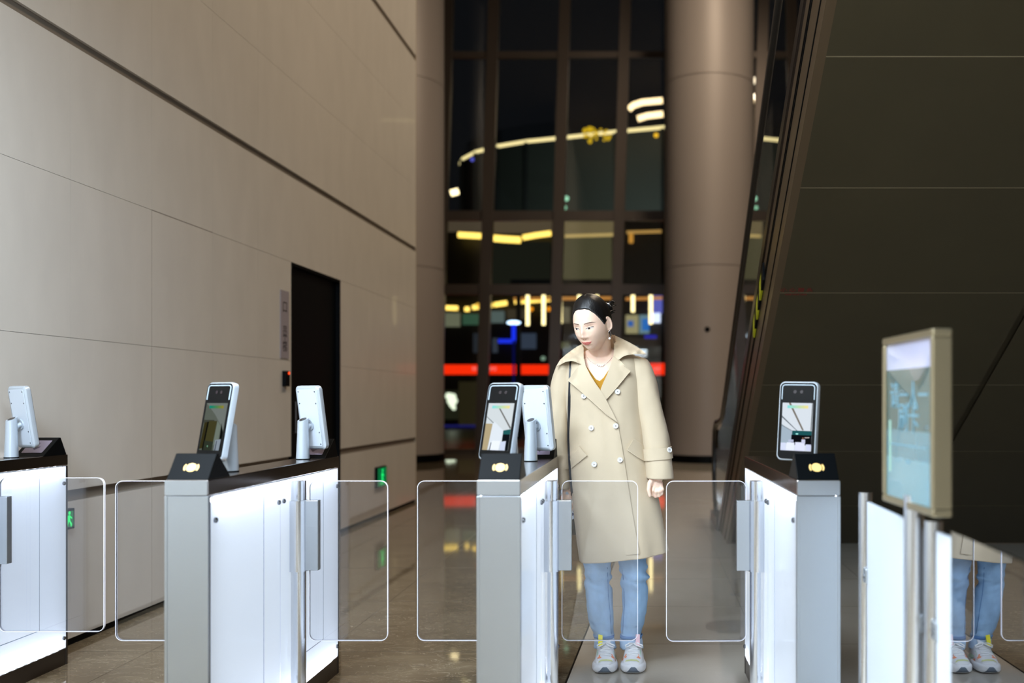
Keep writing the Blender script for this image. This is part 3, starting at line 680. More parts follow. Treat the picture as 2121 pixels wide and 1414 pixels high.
def terminal(loc, yaw, tilt, label, image=None, roll=0, polefront=True):
    """local frame: the screen looks towards -y; the pole stands behind it"""
    r = empty('face_terminal', loc, yaw, label=label, cat='face scanner', group='face recognition terminals on the turnstiles')
    s = MB(); n = 28
    s.rings([[(rr*math.cos(2*math.pi*k/n), rr*math.sin(2*math.pi*k/n), z+(dz*math.sin(2*math.pi*k/n))) for k in range(n)] for rr, z, dz in ((.0275, 0.003, 0), (.027, .02, 0), (.0235, .10, 0), (.022, .155, -.0), (.022, .168, -.010))])
    s.build('pole', M['silver'], r, smooth=True, auto=.6)
    s = MB(); s.cyl((0, 0), .029, 0, .004, 28); s.build('foot_ring', M['black'], r)
    s = MB(); s.prism([(.015*math.cos(2*math.pi*k/20), .0155*math.sin(2*math.pi*k/20)) for k in range(20)], 2, 0, .001)
    m_ = frame((0, 0, .1685), (1, 0, 0), (0, 1, -.45)); s.v = [m_ @ p for p in s.v]; s.build('pole_insert', M['dksteel'], r)
    # tilted head
    R_ = Matrix.Translation((0, -.062, .178)) @ Matrix.Rotation(-tilt, 4, 'X') @ Matrix.Rotation(roll, 4, 'Y')
    def put(mb): mb.v = [R_ @ p for p in mb.v]; return mb
    w_, h_, th = .142, .272, .026
    s = MB(); o1 = rrect(w_, h_, .020, 8); o2 = rrect(w_-.006, h_-.006, .018, 8)
    s.rings([[(x, 0, z) for x, z in o2], [(x, .004, z) for x, z in o1], [(x, th-.006, z) for x, z in o1], [(x, th, z) for x, z in rrect(w_-.014, h_-.014, .014, 8)]])
    hd = put(s).build('housing', M['silver'], r, smooth=True, auto=.7)
    s = MB(); s.prism([(x, z) for x, z in rrect(w_-.010, h_-.010, .0165, 8)], 1, -.0015, .001); put(s).build('front_glass', M['blackgloss'], r)
    s = MB(); s.prism([(x, z) for x, z in rrect(w_-.03, h_-.03, .006, 3)], 1, th-.001, th+.0012); put(s).build('back_plate', M['whiteplastic'], r)
    s = MB()
    for x in (-.049, .049):
        for z in (.112, .062, -.062, -.112): s.prism([(x+.0028*math.cos(k*.785), z+.0028*math.sin(k*.785)) for k in range(8)], 1, th+.001, th+.0025)
    put(s).build('screw', M['screw'], r)
    s = MB(); s.tube([(0, th, -.03), (0, th+.02, -.035), (0, .072, -.060)], .011, 12); s.prism([(.022*math.cos(k*.3142), -.03+.022*math.sin(k*.3142)) for k in range(20)], 1, th, th+.006)
    put(s).build('bracket', M['silver'], r, smooth=True, auto=.7)
    s = MB(); s.tube([(.020, th+.002, -.02), (.03, th+.016, -.032), (.028, th+.018, -.055), (.020, th+.004, -.06)], .0022, 6); put(s).build('cable', M['whiteplastic'], r, smooth=True)
    # light bar in the shape of a bracket, cameras
    s = MB(); zt, xr_ = h_/2-.0125, w_/2-.0125
    a = [(-xr_, zt-.050), (-xr_, zt-.010)]+[(-xr_+.010-.010*math.cos(t), zt-.010+.010*math.sin(t)) for t in (.4, .8, 1.2)]+[(-xr_+.010, zt), (xr_-.010, zt)]+[(xr_-.010+.010*math.sin(t), zt-.010+.010*math.cos(t)) for t in (.4, .8, 1.2)]+[(xr_, zt-.010), (xr_, zt-.050)]
    s.tube([(x, -.0018, z) for x, z in a], .0019, 6); put(s).build('light_bar', mat('light_bar', (176, 190, 200), .3) if 'light_bar' not in bpy.data.materials else bpy.data.materials['light_bar'], r)
    s = MB()
    for x in (-.012, .012): s.prism([(x+.006*math.cos(k*.524), .1+.006*math.sin(k*.524)) for k in range(12)], 1, -.0024, -.001)
    put(s).build('camera_lens', mat('ir_lens', (26, 14, 20), .1) if 'ir_lens' not in bpy.data.materials else bpy.data.materials['ir_lens'], r)
    # display
    x0, x1, zt, zb = -.0555, .0555, .062, -.102
    im = SCR.get(image); s = MB(); mats = []
    if im:
        for li, (q, c) in enumerate(im):
            if len(q) == 4: q = (q[0], q[1], q[2], q[1], q[2], q[3], q[0], q[3])
            pts = [(x0+(x1-x0)*max(0, min(1, q[k])), zt+(zb-zt)*max(0, min(1, q[k+1]))) for k in range(0, len(q), 2)]
            yy = -.0018-.00006*li
            s.add([(x, yy, z) for x, z in pts], [tuple(range(len(pts)))], len(mats)); mats.append(em(c, .95))
        for k in range(14):
            f = k/13; c = tuple(int(a_+(b_-a_)*f) for a_, b_ in zip((40, 206, 204), (236, 206, 60))) if image != 'dim' else tuple(int(a_+(b_-a_)*f) for a_, b_ in zip((10, 120, 106), (130, 118, 40)))
            ff = 1-abs(f-.5)*1.1 if image != 'dim' else 0
            if ff > .4: c = tuple(int(v+(215-v)*.5) for v in c)
            u0, u1 = .17+.68*k/14, .17+.68*(k+1)/14
            s.add([(x0+(x1-x0)*u, -.0032, zt+(zb-zt)*v) for u, v in ((u0, .055), (u1, .055), (u1, .115), (u0, .115))], [(0, 1, 2, 3)], len(mats)); mats.append(em(c, .9))
        put(s).build('screen', mats, r)
    else:
        s.box(x0, x1, -.0022, -.0016, zb, zt); put(s).build('screen', em((120, 128, 130), .8), r)
    return r
Y29 = math.radians(-30)
terminal((-1.452, 3.47, TH), Y29, math.radians(11), 'black face scanner with a dim screen on the turnstile left of the centre', 'dim')
terminal((-.474, 3.46, TH), Y29, math.radians(13), 'black face scanner with a bright screen on the middle turnstile, screen to the front', 'middle')
terminal((.545, 3.46, TH), Y29, math.radians(5), 'black face scanner with a bright screen on the turnstile right of the woman', 'bright', roll=math.radians(1.0))
terminal((-2.745, 4.30, TH), Y29+math.pi, math.radians(9), 'silver back of a face scanner at the left edge of the picture')
terminal((-1.448, 4.19, TH), Y29+math.pi, math.radians(9), 'silver back of a face scanner in front of the black door')
terminal((-.474, 4.06, TH), Y29+math.pi, math.radians(9), 'silver back of a face scanner next to the woman')

# ================================================================== BARRIER OF PANELS at the right, SIGN STAND
bx_ = .672
def post(y, label):
    r = empty('steel_post', (bx_, y, 0), label=label, cat='post', group='round steel posts of the side barrier')
    s = MB(); s.cyl((0, 0), .021, .006, .93, 28); s.build('tube', M['polished'], r, smooth=True, auto=.6)
    s = MB(); s.cyl((0, 0), .031, 0, .007, 28); s.build('base_flange', M['steel'], r)
    return r
def clamps(r, sides):
    for sg in sides:
        for z in (.68, .22):
            s = MB(); s.box(-.012, .012, *sorted((sg*.018, sg*.052)), z-.022, z+.022); c = s.build('panel_clamp', M['steel'], r, bevel=.003)
            s = MB(); s.prism([(sg*.04+.007*math.cos(k*.524), z+.007*math.sin(k*.524)) for k in range(12)], 0, -.016, -.0121); s.build('bolt', M['screw'], c)
p1 = post(3.06, 'round steel post beside the turnstile right of the woman'); clamps(p1, (-1,))
p2 = post(2.335, 'round steel post behind the pole of the sign stand'); clamps(p2, (1, -1))
p3 = post(1.50, 'round steel post nearest to the camera at the right edge'); clamps(p3, (1,))
s = MB(); s.box(bx_-.005, bx_+.005, 2.375, 3.02, .09, .905); o = s.build('frosted_screen', M['frost'], None)
tag(o, 'white frosted barrier panel between the two steel posts at the right', 'barrier panel')
s = MB(); s.box(bx_-.005, bx_+.005, 2.185, 2.295, .09, .91); o = s.build('frosted_screen', M['frost'], None)
tag(o, 'narrow white frosted barrier strip right of the sign pole', 'barrier panel')
s = MB(); s.box(bx_-.005, bx_+.005, 1.54, 2.183, .09, .925); o = s.build('mirrored_screen', M['mirror'], None)
tag(o, 'mirror-bright barrier panel at the right edge reflecting the woman\'s legs', 'barrier panel')

sg = empty('sign_stand', (.640, 2.385, 0), label='floor sign stand with a teal poster in a steel frame at the right', cat='sign')
ang = math.radians(3.5)
def sgm(mb):
    R_ = Matrix.Rotation(ang, 4, 'Z'); mb.v = [R_ @ p for p in mb.v]; return mb
za, zb_ = .953, 1.371; hw_ = .188
s = MB(); s.cyl((0, 0), .0240, .02, .985, 28); s.build('pole', M['polished'], sg, smooth=True, auto=.6)
s = MB(); s.cyl((-.128, 0), .122, 0, .012, 48); s.box(-.1, .02, -.02, .02, 0, .018); s.build('base_plate', M['steel'], sg, smooth=True, auto=.5)
s = MB()
for q in ((-hw_, hw_, za, za+.018), (-hw_, hw_, zb_-.018, zb_), (-hw_, -hw_+.018, za+.018, zb_-.018), (hw_-.018, hw_, za+.018, zb_-.018)): s.box(-.022, .024, *q)
sgm(s).build('frame', M['champagne'], sg, bevel=.004)
s = MB(); s.box(-.012, .020, -hw_+.018, hw_-.018, za+.018, zb_-.018); sgm(s).build('backing', M['champagne'], sg)
pz = lambda v: zb_-.018-(zb_-za-.036)*v
s = MB()
for v0, v1, k in ((0, .17, 0), (.17, .56, 1), (.56, .74, 2), (.74, 1, 3)): s.box(-.0140, -.0121, -hw_+.018, hw_-.018, pz(v1), pz(v0), k)
po = sgm(s).build('poster', [M['lilac'], M['teal'], M['teal2'], M['teal3']], sg)
R3 = Matrix.Rotation(ang, 4, 'Z')
text('lettering', '请一人一', .070, M['whiteprint'], po, R3 @ frame((-.0146, 0, pz(.35)), (0, -1, 0), (0, 0, 1)))
text('lettering', '刷卡', .077, M['whiteprint'], po, R3 @ frame((-.0146, 0, pz(.49)), (0, -1, 0), (0, 0, 1)))
s = MB(); s.box(-.0146, -.0141, -.13, .15, pz(.66), pz(.65)); s.box(-.0146, -.0141, -.008, .016, pz(.77), pz(.74)); sgm(s).build('printed_line', M['whiteprint'], po)
s = MB(); s.box(-.0146, -.0141, .135, .150, pz(.84), pz(.50)); sgm(s).build('printed_bar', mat('pale_green_print', (140, 176, 160), .3), po)

# ================================================================== THINGS ON THE LEFT WALL
def onwall(name, y, z, label, cat, group=None):
    p = wall_at(y); r = empty(name, (p.x, p.y, z), A, label=label, cat=cat, group=group); return r
r = onwall('door_sign', 7.70, 0, 'narrow grey strip sign with vertical lettering left of the black door', 'sign')
s = MB(); s.box(.001, .006, -.085, .085, HC-(742-828)*7.7/K, HC-(602-828)*7.7/K); s.build('plate', M['signpaper'], r)
for ch, py, sz_ in (('口', 637, .10), ('员', 688, .10), ('工', 703, .085), ('梯', 719, .095)):
    text('lettering', ch, sz_, M['ink'], r, frame((.0066, 0, HC-(py-828)*7.7/K), (0, 1, 0), (0, 0, 1)))
r = onwall('door_button', 7.70, HC-(784-828)*7.7/K, 'small black door access box with a red light left of the black door', 'access button')
s = MB(); s.box(.001, .03, -.045, .045, -.06, .06); s.build('housing', M['black'], r, bevel=.004)
s = MB(); s.prism([(.018+.014*math.cos(k*.524), .043+.011*math.sin(k*.524)) for k in range(12)], 0, .0302, .033); s.build('red_light', em((255, 70, 24), 1.6), r)
GR = em((30, 232, 110), 1.0); GRD = emit('sign_glow_green', (8, 92, 48), 1.0)
def exit_sign(y, z, w_, h_, label, arrow):
    r = onwall('exit_sign', y, z, label, 'exit sign', 'low green exit signs on the stone wall')
    s = MB(); s.box(.001, .03, -w_/2, w_/2, -h_/2, h_/2); s.build('housing', M['black'], r, bevel=.002)
    s = MB(); s.box(.0302, .031, -w_/2+.012, w_/2-.012, -h_/2+.012, h_/2-.012); s.build('lit_face', GRD, r)
    s = MB()                                             # running figure, then an arrow
    def pr(poly): s.prism(poly, 0, .0312, .0322)
    x0 = -w_*.18 if arrow else (w_*.36 if h_ < .15 else 0); k = h_/.2
    pr([(x0+.018*k*math.cos(a*.628)+.01*k, .06*k+.018*k*math.sin(a*.628)) for a in range(10)])
    pr([(x0-.028*k, .035*k), (x0+.018*k, .04*k), (x0+.02*k, -.015*k), (x0-.018*k, -.02*k)])
    pr([(x0-.016*k, -.018*k), (x0+.004*k, -.018*k), (x0-.03*k, -.08*k), (x0-.05*k, -.075*k)])
    pr([(x0+.002*k, -.018*k), (x0+.022*k, -.016*k), (x0+.05*k, -.05*k), (x0+.035*k, -.082*k), (x0+.024*k, -.05*k)])
    pr([(x0+.018*k, .036*k), (x0+.055*k, .008*k), (x0+.048*k, -.002*k), (x0+.014*k, .02*k)])
    if arrow: pr([(w_*.1, -.012), (w_*.1+.07, -.012), (w_*.1+.07, -.036), (w_*.1+.12, 0), (w_*.1+.07, .036), (w_*.1+.07, .012), (w_*.1, .012)])
    s.build('running_figure', GR, r)
exit_sign(10.3, .42, .34, .21, 'small green exit sign low on the stone wall beyond the gates', False)
exit_sign(4.72, .632, .36, .10, 'green exit sign low on the wall, mostly hidden by the leftmost turnstile', False)
# ================================================================== THE WOMAN
def spl(pts, t):
    """smooth interpolation through (t, v...) rows"""
    n = len(pts)
    if t <= pts[0][0]: return pts[0][1:]
    if t >= pts[-1][0]: return pts[-1][1:]
    for i in range(n-1):
        if t <= pts[i+1][0]: break
    p0, p1, p2, p3 = pts[max(i-1, 0)], pts[i], pts[i+1], pts[min(i+2, n-1)]
    h = p2[0]-p1[0]; u = (t-p1[0])/h; out = []
    for k in range(1, len(p1)):
        m1 = (p2[k]-p0[k])/(p2[0]-p0[0])*h; m2 = (p3[k]-p1[k])/(p3[0]-p1[0])*h
        out.append((2*u**3-3*u*u+1)*p1[k]+(u**3-2*u*u+u)*m1+(-2*u**3+3*u*u)*p2[k]+(u**3-u*u)*m2)
    return tuple(out)
def sst(a, b, x):
    t = max(0, min(1, (x-a)/(b-a))); return t*t*(3-2*t)
pr = empty('person', (-.13, 4.52, 0), label='person in a beige trench coat, light jeans and white sneakers, looking down', cat='person')
YC = 4.50
def zof(py, Y=YC): return HC-(py-CY)*Y/K
# ---- head shape in head space: face towards -y
def gau(x, z, x0, z0, sx, sz_): return math.exp(-((x-x0)/sx)**2-((z-z0)/sz_)**2)
FEAT = [(0, .004, .0085, .020, .006), (0, -.016, .0085, .015, .0125), (0, -.0315, .0105, .0085, .0125), (-.0125, -.0345, .0065, .0055, .0055), (.0125, -.0345, .0065, .0055, .0055),
        (-.030, .007, .017, .010, -.0085), (.030, .007, .017, .010, -.0085), (-.030, .004, .0125, .0065, .0045), (.030, .004, .0125, .0065, .0045),
        (-.029, .0245, .021, .007, .0022), (.029, .0245, .021, .007, .0022), (-.042, -.028, .020, .020, .0035), (.042, -.028, .020, .020, .0035),
        (0, -.0575, .017, .0042, .0055), (0, -.0665, .0145, .0046, .0060), (0, -.062, .021, .0014, -.0018), (0, -.046, .005, .006, -.001), (0, -.0765, .013, .0045, -.0035), (0, -.094, .016, .011, .0055),
        (0, .055, .05, .03, .003)]
def head_pt(d, off=0.0):
    dx, dy, dz = d
    rx, ry, rz = .0715, (.088 if dy < 0 else .102), .1155
    x, y, z = dx*rx, dy*ry, dz*rz
    if z < 0:
        t = -z/rz; x *= 1-.36*t**2.4
        if dy > 0: y *= 1-.55*sst(.1, .9, t)
        else: y *= 1+.04*t*t
    if dz > .2: x *= 1+.03*dz
    wf = sst(.15, .55, -dy)
    if wf > 0:
        # flatten the face front a little, then add the features
        y += .006*wf*math.exp(-(x/.05)**2)*sst(-.9, 0, z/rz)*.6
        for (x0, z0, sx, sz_, a) in FEAT: y -= wf*a*gau(x, z, x0, z0, sx, sz_)
    v = Vector((x, y, z))
    return v+Vector(d)*off
HM = Matrix.Translation(W(1225, 671, 4.375)) @ Matrix.Rotation(math.radians(-25), 4, 'Z') @ Matrix.Rotation(math.radians(20), 4, 'X') @ Matrix.Rotation(math.radians(-2), 4, 'Y') @ Matrix.Scale(1.04, 4)
def head_grid(nl, nm, fn):
    rs = []
    for a in range(1, nl):
        t = math.pi*a/nl; rs.append([fn((math.sin(t)*math.cos(2*math.pi*k/nm), math.sin(t)*math.sin(2*math.pi*k/nm), -math.cos(t))) for k in range(nm)])
    return rs
body = MB()
body.rings([[HM @ p for p in r] for r in head_grid(150, 200, head_pt)])
for sg in (-1, 1):                                           # ears
    E = HM @ Matrix.Translation((sg*.0735, .010, -.004)) @ Matrix.Rotation(sg*math.radians(-22), 4, 'Z') @ Matrix.Rotation(math.radians(8), 4, 'X')
    body.ball((0, 0, 0), (.0045, .014, .026), 14, m=E)
    rim = [(sg*.004*1, .015*math.sin(a)*(1 if a < 3.2 else .8)+.001, .028*math.cos(a)) for a in [math.pi*2*k/14 for k in range(-2, 8)]]
    body.tube([E @ Vector(p) for p in rim], .0038, 8)
    body.ball((0, -.002, -.026), (.004, .006, .008), 10, m=E)
# neck and torso
body.tube([W(1247, 765, 4.505), W(1246, 740, 4.49), W(1243, 722, 4.465), W(1240, 700, 4.43), W(1236, 680, 4.41)], [.064, .0545, .051, .051, .050], 28)
TORS = [(722, 1246, .050, .045, 4.505), (733, 1246, .105, .058, 4.505), (742, 1246, .150, .070, 4.50), (760, 1246, .168, .085, 4.50), (795, 1246, .160, .098, 4.50), (830, 1247, .150, .104, 4.50), (880, 1250, .128, .088, 4.51), (930, 1254, .128, .088, 4.52), (990, 1260, .160, .108, 4.52), (1040, 1263, .168, .112, 4.53), (1085, 1267, .150, .10, 4.53), (1110, 1268, .09, .07, 4.53)]
rs = []
for i in range(61):
    py = 722+i*(1110-722)/60; cx, hw, hd, yc = spl(TORS, py); c = W(cx, py, yc)
    rs.append([(c.x+hw*math.copysign(abs(math.cos(a))**.85, math.cos(a)), c.y+hd*math.copysign(abs(math.sin(a))**.85, math.sin(a)), c.z) for a in [2*math.pi*k/48 for k in range(48)]])
body.rings(rs)
for sx in (-1, 1):                                          # collar bones
    body.tube([W(1246+sx*7, 747, 4.44), W(1246+sx*24, 743, 4.445), W(1246+sx*50, 742, 4.48)], [.006, .007, .008], 8)
# legs
for pts in ([(1243, 1070, 4.53), (1238, 1130, 4.515), (1239, 1200, 4.50), (1243, 1240, 4.53), (1250, 1330, 4.575), (1251, 1360, 4.575)], [(1296, 1070, 4.53), (1308, 1130, 4.515), (1314, 1200, 4.50), (1315, 1240, 4.53), (1308, 1330, 4.575), (1309, 1360, 4.575)]):
    body.tube([W(*p) for p in pts], [.078, .050, .042, .040, .030, .034], 20)
# arms and hands
body.tube([W(1182, 752, 4.50), W(1170, 790, 4.50), W(1160, 880, 4.51), W(1163, 940, 4.505), W(1171, 1006, 4.50), W(1173, 1018, 4.498)], [.052, .044, .036, .036, .024, .024], 18)
body.tube([W(1318, 752, 4.50), W(1332, 790, 4.49), W(1350, 880, 4.47), W(1358, 930, 4.43), W(1361, 985, 4.40), W(1361, 994, 4.398)], [.052, .044, .036, .036, .025, .025], 18)
def finger(pts, rr): body.tube([W(*p) for p in pts], rr, 10); body.ball(W(*pts[-1]), rr[-1]*1.02, 10); [body.ball(W(*p), r_*1.04, 10) for p, r_ in zip(pts[1:-1], rr[1:-1])]
# her left hand (right in the picture): a loose fist, thumb hanging along its inner side
body.ball(W(1360, 1003, 4.395), (.029, .018, .030), 20)
for (kx, ky, cx) in ((1352.5, 1015, 1352), (1359, 1018, 1358), (1365.5, 1017, 1364.5), (1371.5, 1013, 1370)):
    finger([(1361+(kx-1361)*.45, 995, 4.397), (kx, ky, 4.383), (cx, ky+9, 4.392), (cx-1, ky+5, 4.415), (cx-.5, ky-5, 4.412)], [.0105, .0098, .0088, .0082, .0072])
finger([(1352, 990, 4.388), (1345.5, 1001, 4.373), (1343.5, 1014, 4.366), (1346, 1026, 4.366)], [.013, .0112, .0096, .0078])
# her right hand (left in the picture): wrapped around the phone
body.ball(W(1177, 1031, 4.50), (.024, .022, .034), 18)
for k, (ax, ay) in enumerate(((1187, 1040), (1186, 1050), (1183, 1059), (1179, 1067))):
    finger([(1177, 1022+k*3, 4.503), (ax, ay, 4.494), (ax-4, ay+6, 4.476), (ax-13, ay+7, 4.473)], [.0100, .0092, .0082, .0072])
finger([(1171, 1016, 4.498), (1164, 1032, 4.478), (1164, 1048, 4.470), (1168, 1058, 4.472)], [.0125, .0108, .0092, .0076])
me = remeshed(body, .0030, 3, .5)
bd_bvh = bvh_of(me)
bo = mesh_obj('body', me, M['skin'], pr)
# ---- face details laid on the head
Hi = HM.inverted()
def head_hit(x, z, off):
    o_ = HM @ Vector((x, -.2, z)); d_ = (HM.to_3x3() @ Vector((0, 1, 0))).normalized()
    h = bd_bvh.ray_cast(o_, d_, .4)
    return (h[0]-d_*off) if h[0] else HM @ Vector((x, -.08, z))
def cdt(poly, step, extra=()):
    b = []
    n = len(poly)
    for i in range(n):
        p, q = Vector(poly[i][:2]), Vector(poly[(i+1) % n][:2]); k = max(1, int((q-p).length/step+.5))
        b += [p.lerp(q, j/k) for j in range(k)]
    xs = [p.x for p in b]; ys = [p.y for p in b]; ins = []
    y = min(ys)+step/2; row = 0
    while y < max(ys):
        x = min(xs)+step*(.5 if row % 2 else .25)
        while x < max(xs):
            if inpoly((x, y), b) and all((p-Vector((x, y))).length > step*.45 for p in b): ins.append(Vector((x, y)))
            x += step
        y += step*.87; row += 1
    r = geometry.delaunay_2d_cdt(b+ins, [(i, (i+1) % len(b)) for i in range(len(b))], [], 1, 1e-6)
    vs, fs = r[0], r[2]
    fs = [f for f in fs if inpoly(sum((vs[i] for i in f), Vector((0, 0)))/len(f), b)]
    return vs, fs
def solid(name, pts, fs, th, m, parent, nd=None):
    """closed thin sheet: pts front side, thickness towards the back (away from the eye or along nd)"""
    s = MB(); n = len(pts)
    bk = [p+((p-EYE).normalized() if nd is None else nd)*th for p in pts]
    s.v = [Vector(p) for p in pts]+bk; s.f = [tuple(f) for f in fs]+[tuple(i+n for i in reversed(f)) for f in fs]
    cnt = {}
    for f in fs:
        for i in range(len(f)):
            a, b_ = f[i], f[(i+1) % len(f)]; cnt[(a, b_)] = 1
    for (a, b_) in cnt:
        if (b_, a) not in cnt: s.f.append((b_, a, a+n, b_+n))
    s.m = [0]*len(s.f)
    return s.build(name, m, parent, smooth=True, world=True, auto=.9)
def hpatch(name, poly, off, th, m, step=.0022):
    vs, fs = cdt(poly, step)
    return solid(name, [head_hit(v.x, v.y, off) for v in vs], fs, th, m, pr, (HM.to_3x3() @ Vector((0, 1, 0))).normalized())
def alm(cx, cz, w_, up, dn, sl, sg, n=10):
    a = [(cx+sg*w_*math.cos(math.pi*k/n), cz+up*math.sin(math.pi*k/n)**.8+sl*math.cos(math.pi*k/n)) for k in range(n+1)]
    b = [(cx-sg*w_*math.cos(math.pi*k/n), cz-dn*math.sin(math.pi*k/n)-sl*math.cos(math.pi*k/n)) for k in range(1, n)]
    return a+b
for sg in (-1, 1):
    cx, cz = sg*.030, .0015
    e_ = hpatch('eye', alm(cx, cz, .0135, .0036, .0026, .0012, sg), .0006, .002, M['eyew'], .0014)
    c = [(cx-.002+.0046*math.cos(2*math.pi*k/16), max(cz-.0028, min(cz+.0030, cz-.0005+.0046*math.sin(2*math.pi*k/16)))) for k in range(16)]
    i_ = hpatch('iris', c, .0010, .001, M['iris'], .0014); i_.parent = e_; i_.name = 'iris'
    lash = [(cx+sg*.0155*math.cos(math.pi*k/10), cz+.0040*math.sin(math.pi*k/10)**.8+.0015*math.cos(math.pi*k/10)+.0010) for k in range(11)]
    low = [(cx+sg*.0138*math.cos(math.pi*k/10), cz+.0024*math.sin(math.pi*k/10)**.8+.0011*math.cos(math.pi*k/10)+.0008) for k in range(10, -1, -1)]
    hpatch('eyelash', lash+low, .0016, .0015, M['iris'], .0014)
    hpatch('eyelid_crease', [(x_, z_+.0062) for x_, z_ in lash[1:-1]]+[(x_, z_+.0054) for x_, z_ in reversed(lash[1:-1])], .0006, .001, mat('lid_tone', (196, 140, 118), .6) if 'lid_tone' not in bpy.data.materials else bpy.data.materials['lid_tone'], .0016)
    br = [(.012, .0240), (.022, .0262), (.032, .0272), (.043, .0262), (.054, .0205), (.043, .0234), (.032, .0240), (.022, .0228), (.0125, .0210)]
    hpatch('eyebrow', [(sg*x, z) for x, z in br], .0008, .001, M['brow'], .002)
up = [(-.0250, -.0568), (-.013, -.0562), (-.005, -.0545), (0, -.0556), (.005, -.0545), (.013, -.0562), (.0250, -.0568), (.013, -.0612), (0, -.0630), (-.013, -.0615)]
lo = [(-.0236, -.0575), (-.012, -.0620), (0, -.0635), (.012, -.0620), (.0236, -.0575), (.016, -.0660), (.007, -.0700), (-.007, -.0700), (-.016, -.0660)]
hpatch('lips', up, .0010, .002, M['lip'], .002); hpatch('lips', lo, .0012, .002, M['lip'], .002)
for sg in (-1, 1): hpatch('nostril', [(sg*.006+.0026*math.cos(k*.785), -.0425+.0011*math.sin(k*.785)) for k in range(8)], .0004, .0008, mat('nostril_tone', (150, 84, 70), .8) if 'nostril_tone' not in bpy.data.materials else bpy.data.materials['nostril_tone'], .0014)
# ---- hair combed back over the skull, small bun with loose ends and a clip
HL = [(0, 43), (18, 43), (35, 39), (52, 28), (66, 13), (78, -2), (90, 2), (100, 4), (112, -14), (130, -36), (180, -44)]
def hair_pt(d):
    az = math.degrees(math.atan2(abs(d[0]), -d[1])); el = math.degrees(math.asin(max(-1, min(1, d[2]))))
    f = el-interp(az, HL); k = sst(-5, 4, f)
    lift = .0045+.0085*sst(2, 60, f)
    wv = .0006*math.sin(az*1.1+2*el*.05)
    return head_pt(d, -.010+(lift+.010+wv)*k)
hr = MB(); hr.rings([[HM @ p for p in r] for r in head_grid(110, 160, hair_pt)])
hr.ball((0, 0, 0), (.036, .028, .034), 16, m=HM @ Matrix.Translation((.016, .112, .030)))
hair = hr.build('hair', M['hair'], pr, smooth=True, world=True)
st = MB()
for k in range(16):
    a = random.uniform(-.9, 1.0); b_ = random.uniform(-.3, .5)
    p0 = HM @ Vector((.030, .105, .045)); q = W(1262+12*random.random()+6*(1-abs(a)), 636-16*a, 4.47+.04*b_)
    mid = p0.lerp(q, .55)+Vector((0, 0, random.uniform(-.008, .008)))
    st.tube([p0, mid, q], [.006, .004, .0006], 6)
for k in range(5):
    p0 = HM @ Vector((.055, .05, .03)); q = W(1270+random.uniform(-4, 6), 648+random.uniform(-8, 6), 4.44); st.tube([p0, p0.lerp(q, .6), q], [.006, .004, .0005], 6)
o = st.build('loose_hair_end', M['hair'], pr, smooth=True, world=True); o.parent = hair
cl = MB(); cl.tube([W(1258, 628, 4.43), W(1263, 631, 4.435), W(1266, 634, 4.44)], [.004, .006, .003], 8); cl.build('hair_clip', M['silverm'], pr, smooth=True, world=True)
# ---- earring and necklace
p = HM @ Vector((.0765, .006, -.036)); s = MB()
s.tube([p+Vector((.006*math.sin(t), 0, -.018-.018*math.cos(t)+.0)) for t in [2*math.pi*k/16 for k in range(17)]], .0011, 6)
e_ = s.build('earring', M['silverm'], pr, smooth=True, world=True)
s = MB(); s.ball(p+Vector((0, -.002, -.034)), .0055, 12); s.build('pearl', M['pearl'], pr, smooth=True, world=True)
nk = MB(); ch = MB()
for px, py in ((1237, 755), (1240, 757.2), (1244, 758.2), (1248, 757.4), (1251, 755)):
    h = hit(bd_bvh, px, py); nk.ball(h[0]-(h[0]-EYE).normalized()*.003, .0034, 10)
pth = []
for px, py in ((1216, 740), (1222, 747), (1230, 752.5), (1237, 755), (1244, 757.6), (1251, 755), (1258, 751), (1264, 745), (1268, 740)):
    h = hit(bd_bvh, px, py)
    if h[0]: pth.append(h[0]-(h[0]-EYE).normalized()*.001)
ch.tube(pth, .0006, 5); nc = ch.build('necklace', M['silverm'], pr, smooth=True, world=True)
nk.build('pearls', M['pearl'], pr, smooth=True, world=True)
# ---- sweater: closed knit shell over the torso with a V neck
def patch(name, poly, bv, off, th, m, parent, step=4.0, depth=None, root=None):
    """cloth piece with outline in view directions laid on the surface bv; depth = distances of its corners where it stands free"""
    vs, fs = cdt([p[:2] for p in poly], step)
    pts = []
    for v in vs:
        h = hit(bv, v.x, v.y); o_ = off(v.x, v.y) if callable(off) else off
        Yr = h[0].y-o_ if h[0] else None
        if depth:
            ws = [1/((v.x-p[0])**2+(v.y-p[1])**2+.5)**1.6 for p in poly]; Yd = sum(w_*p[2] for w_, p in zip(ws, poly))/sum(ws)
            Y = Yd if Yr is None else min(Yd, Yr)
        else: Y = Yr
        if Y is None: Y = min((bv.find_nearest(W(v.x, v.y, YC))[0].y), YC)-o_
        pts.append(W(v.x, v.y, Y))
    return solid(name, pts, fs, th, m, parent)
patch('sweater', [(1200, 742), (1211, 752), (1216, 760), (1226, 774), (1234, 785), (1242, 789), (1250, 782), (1262, 764), (1276, 750), (1290, 790), (1270, 850), (1225, 850), (1196, 790)], bd_bvh, .006, .004, M['knit'], pr, 3.5)
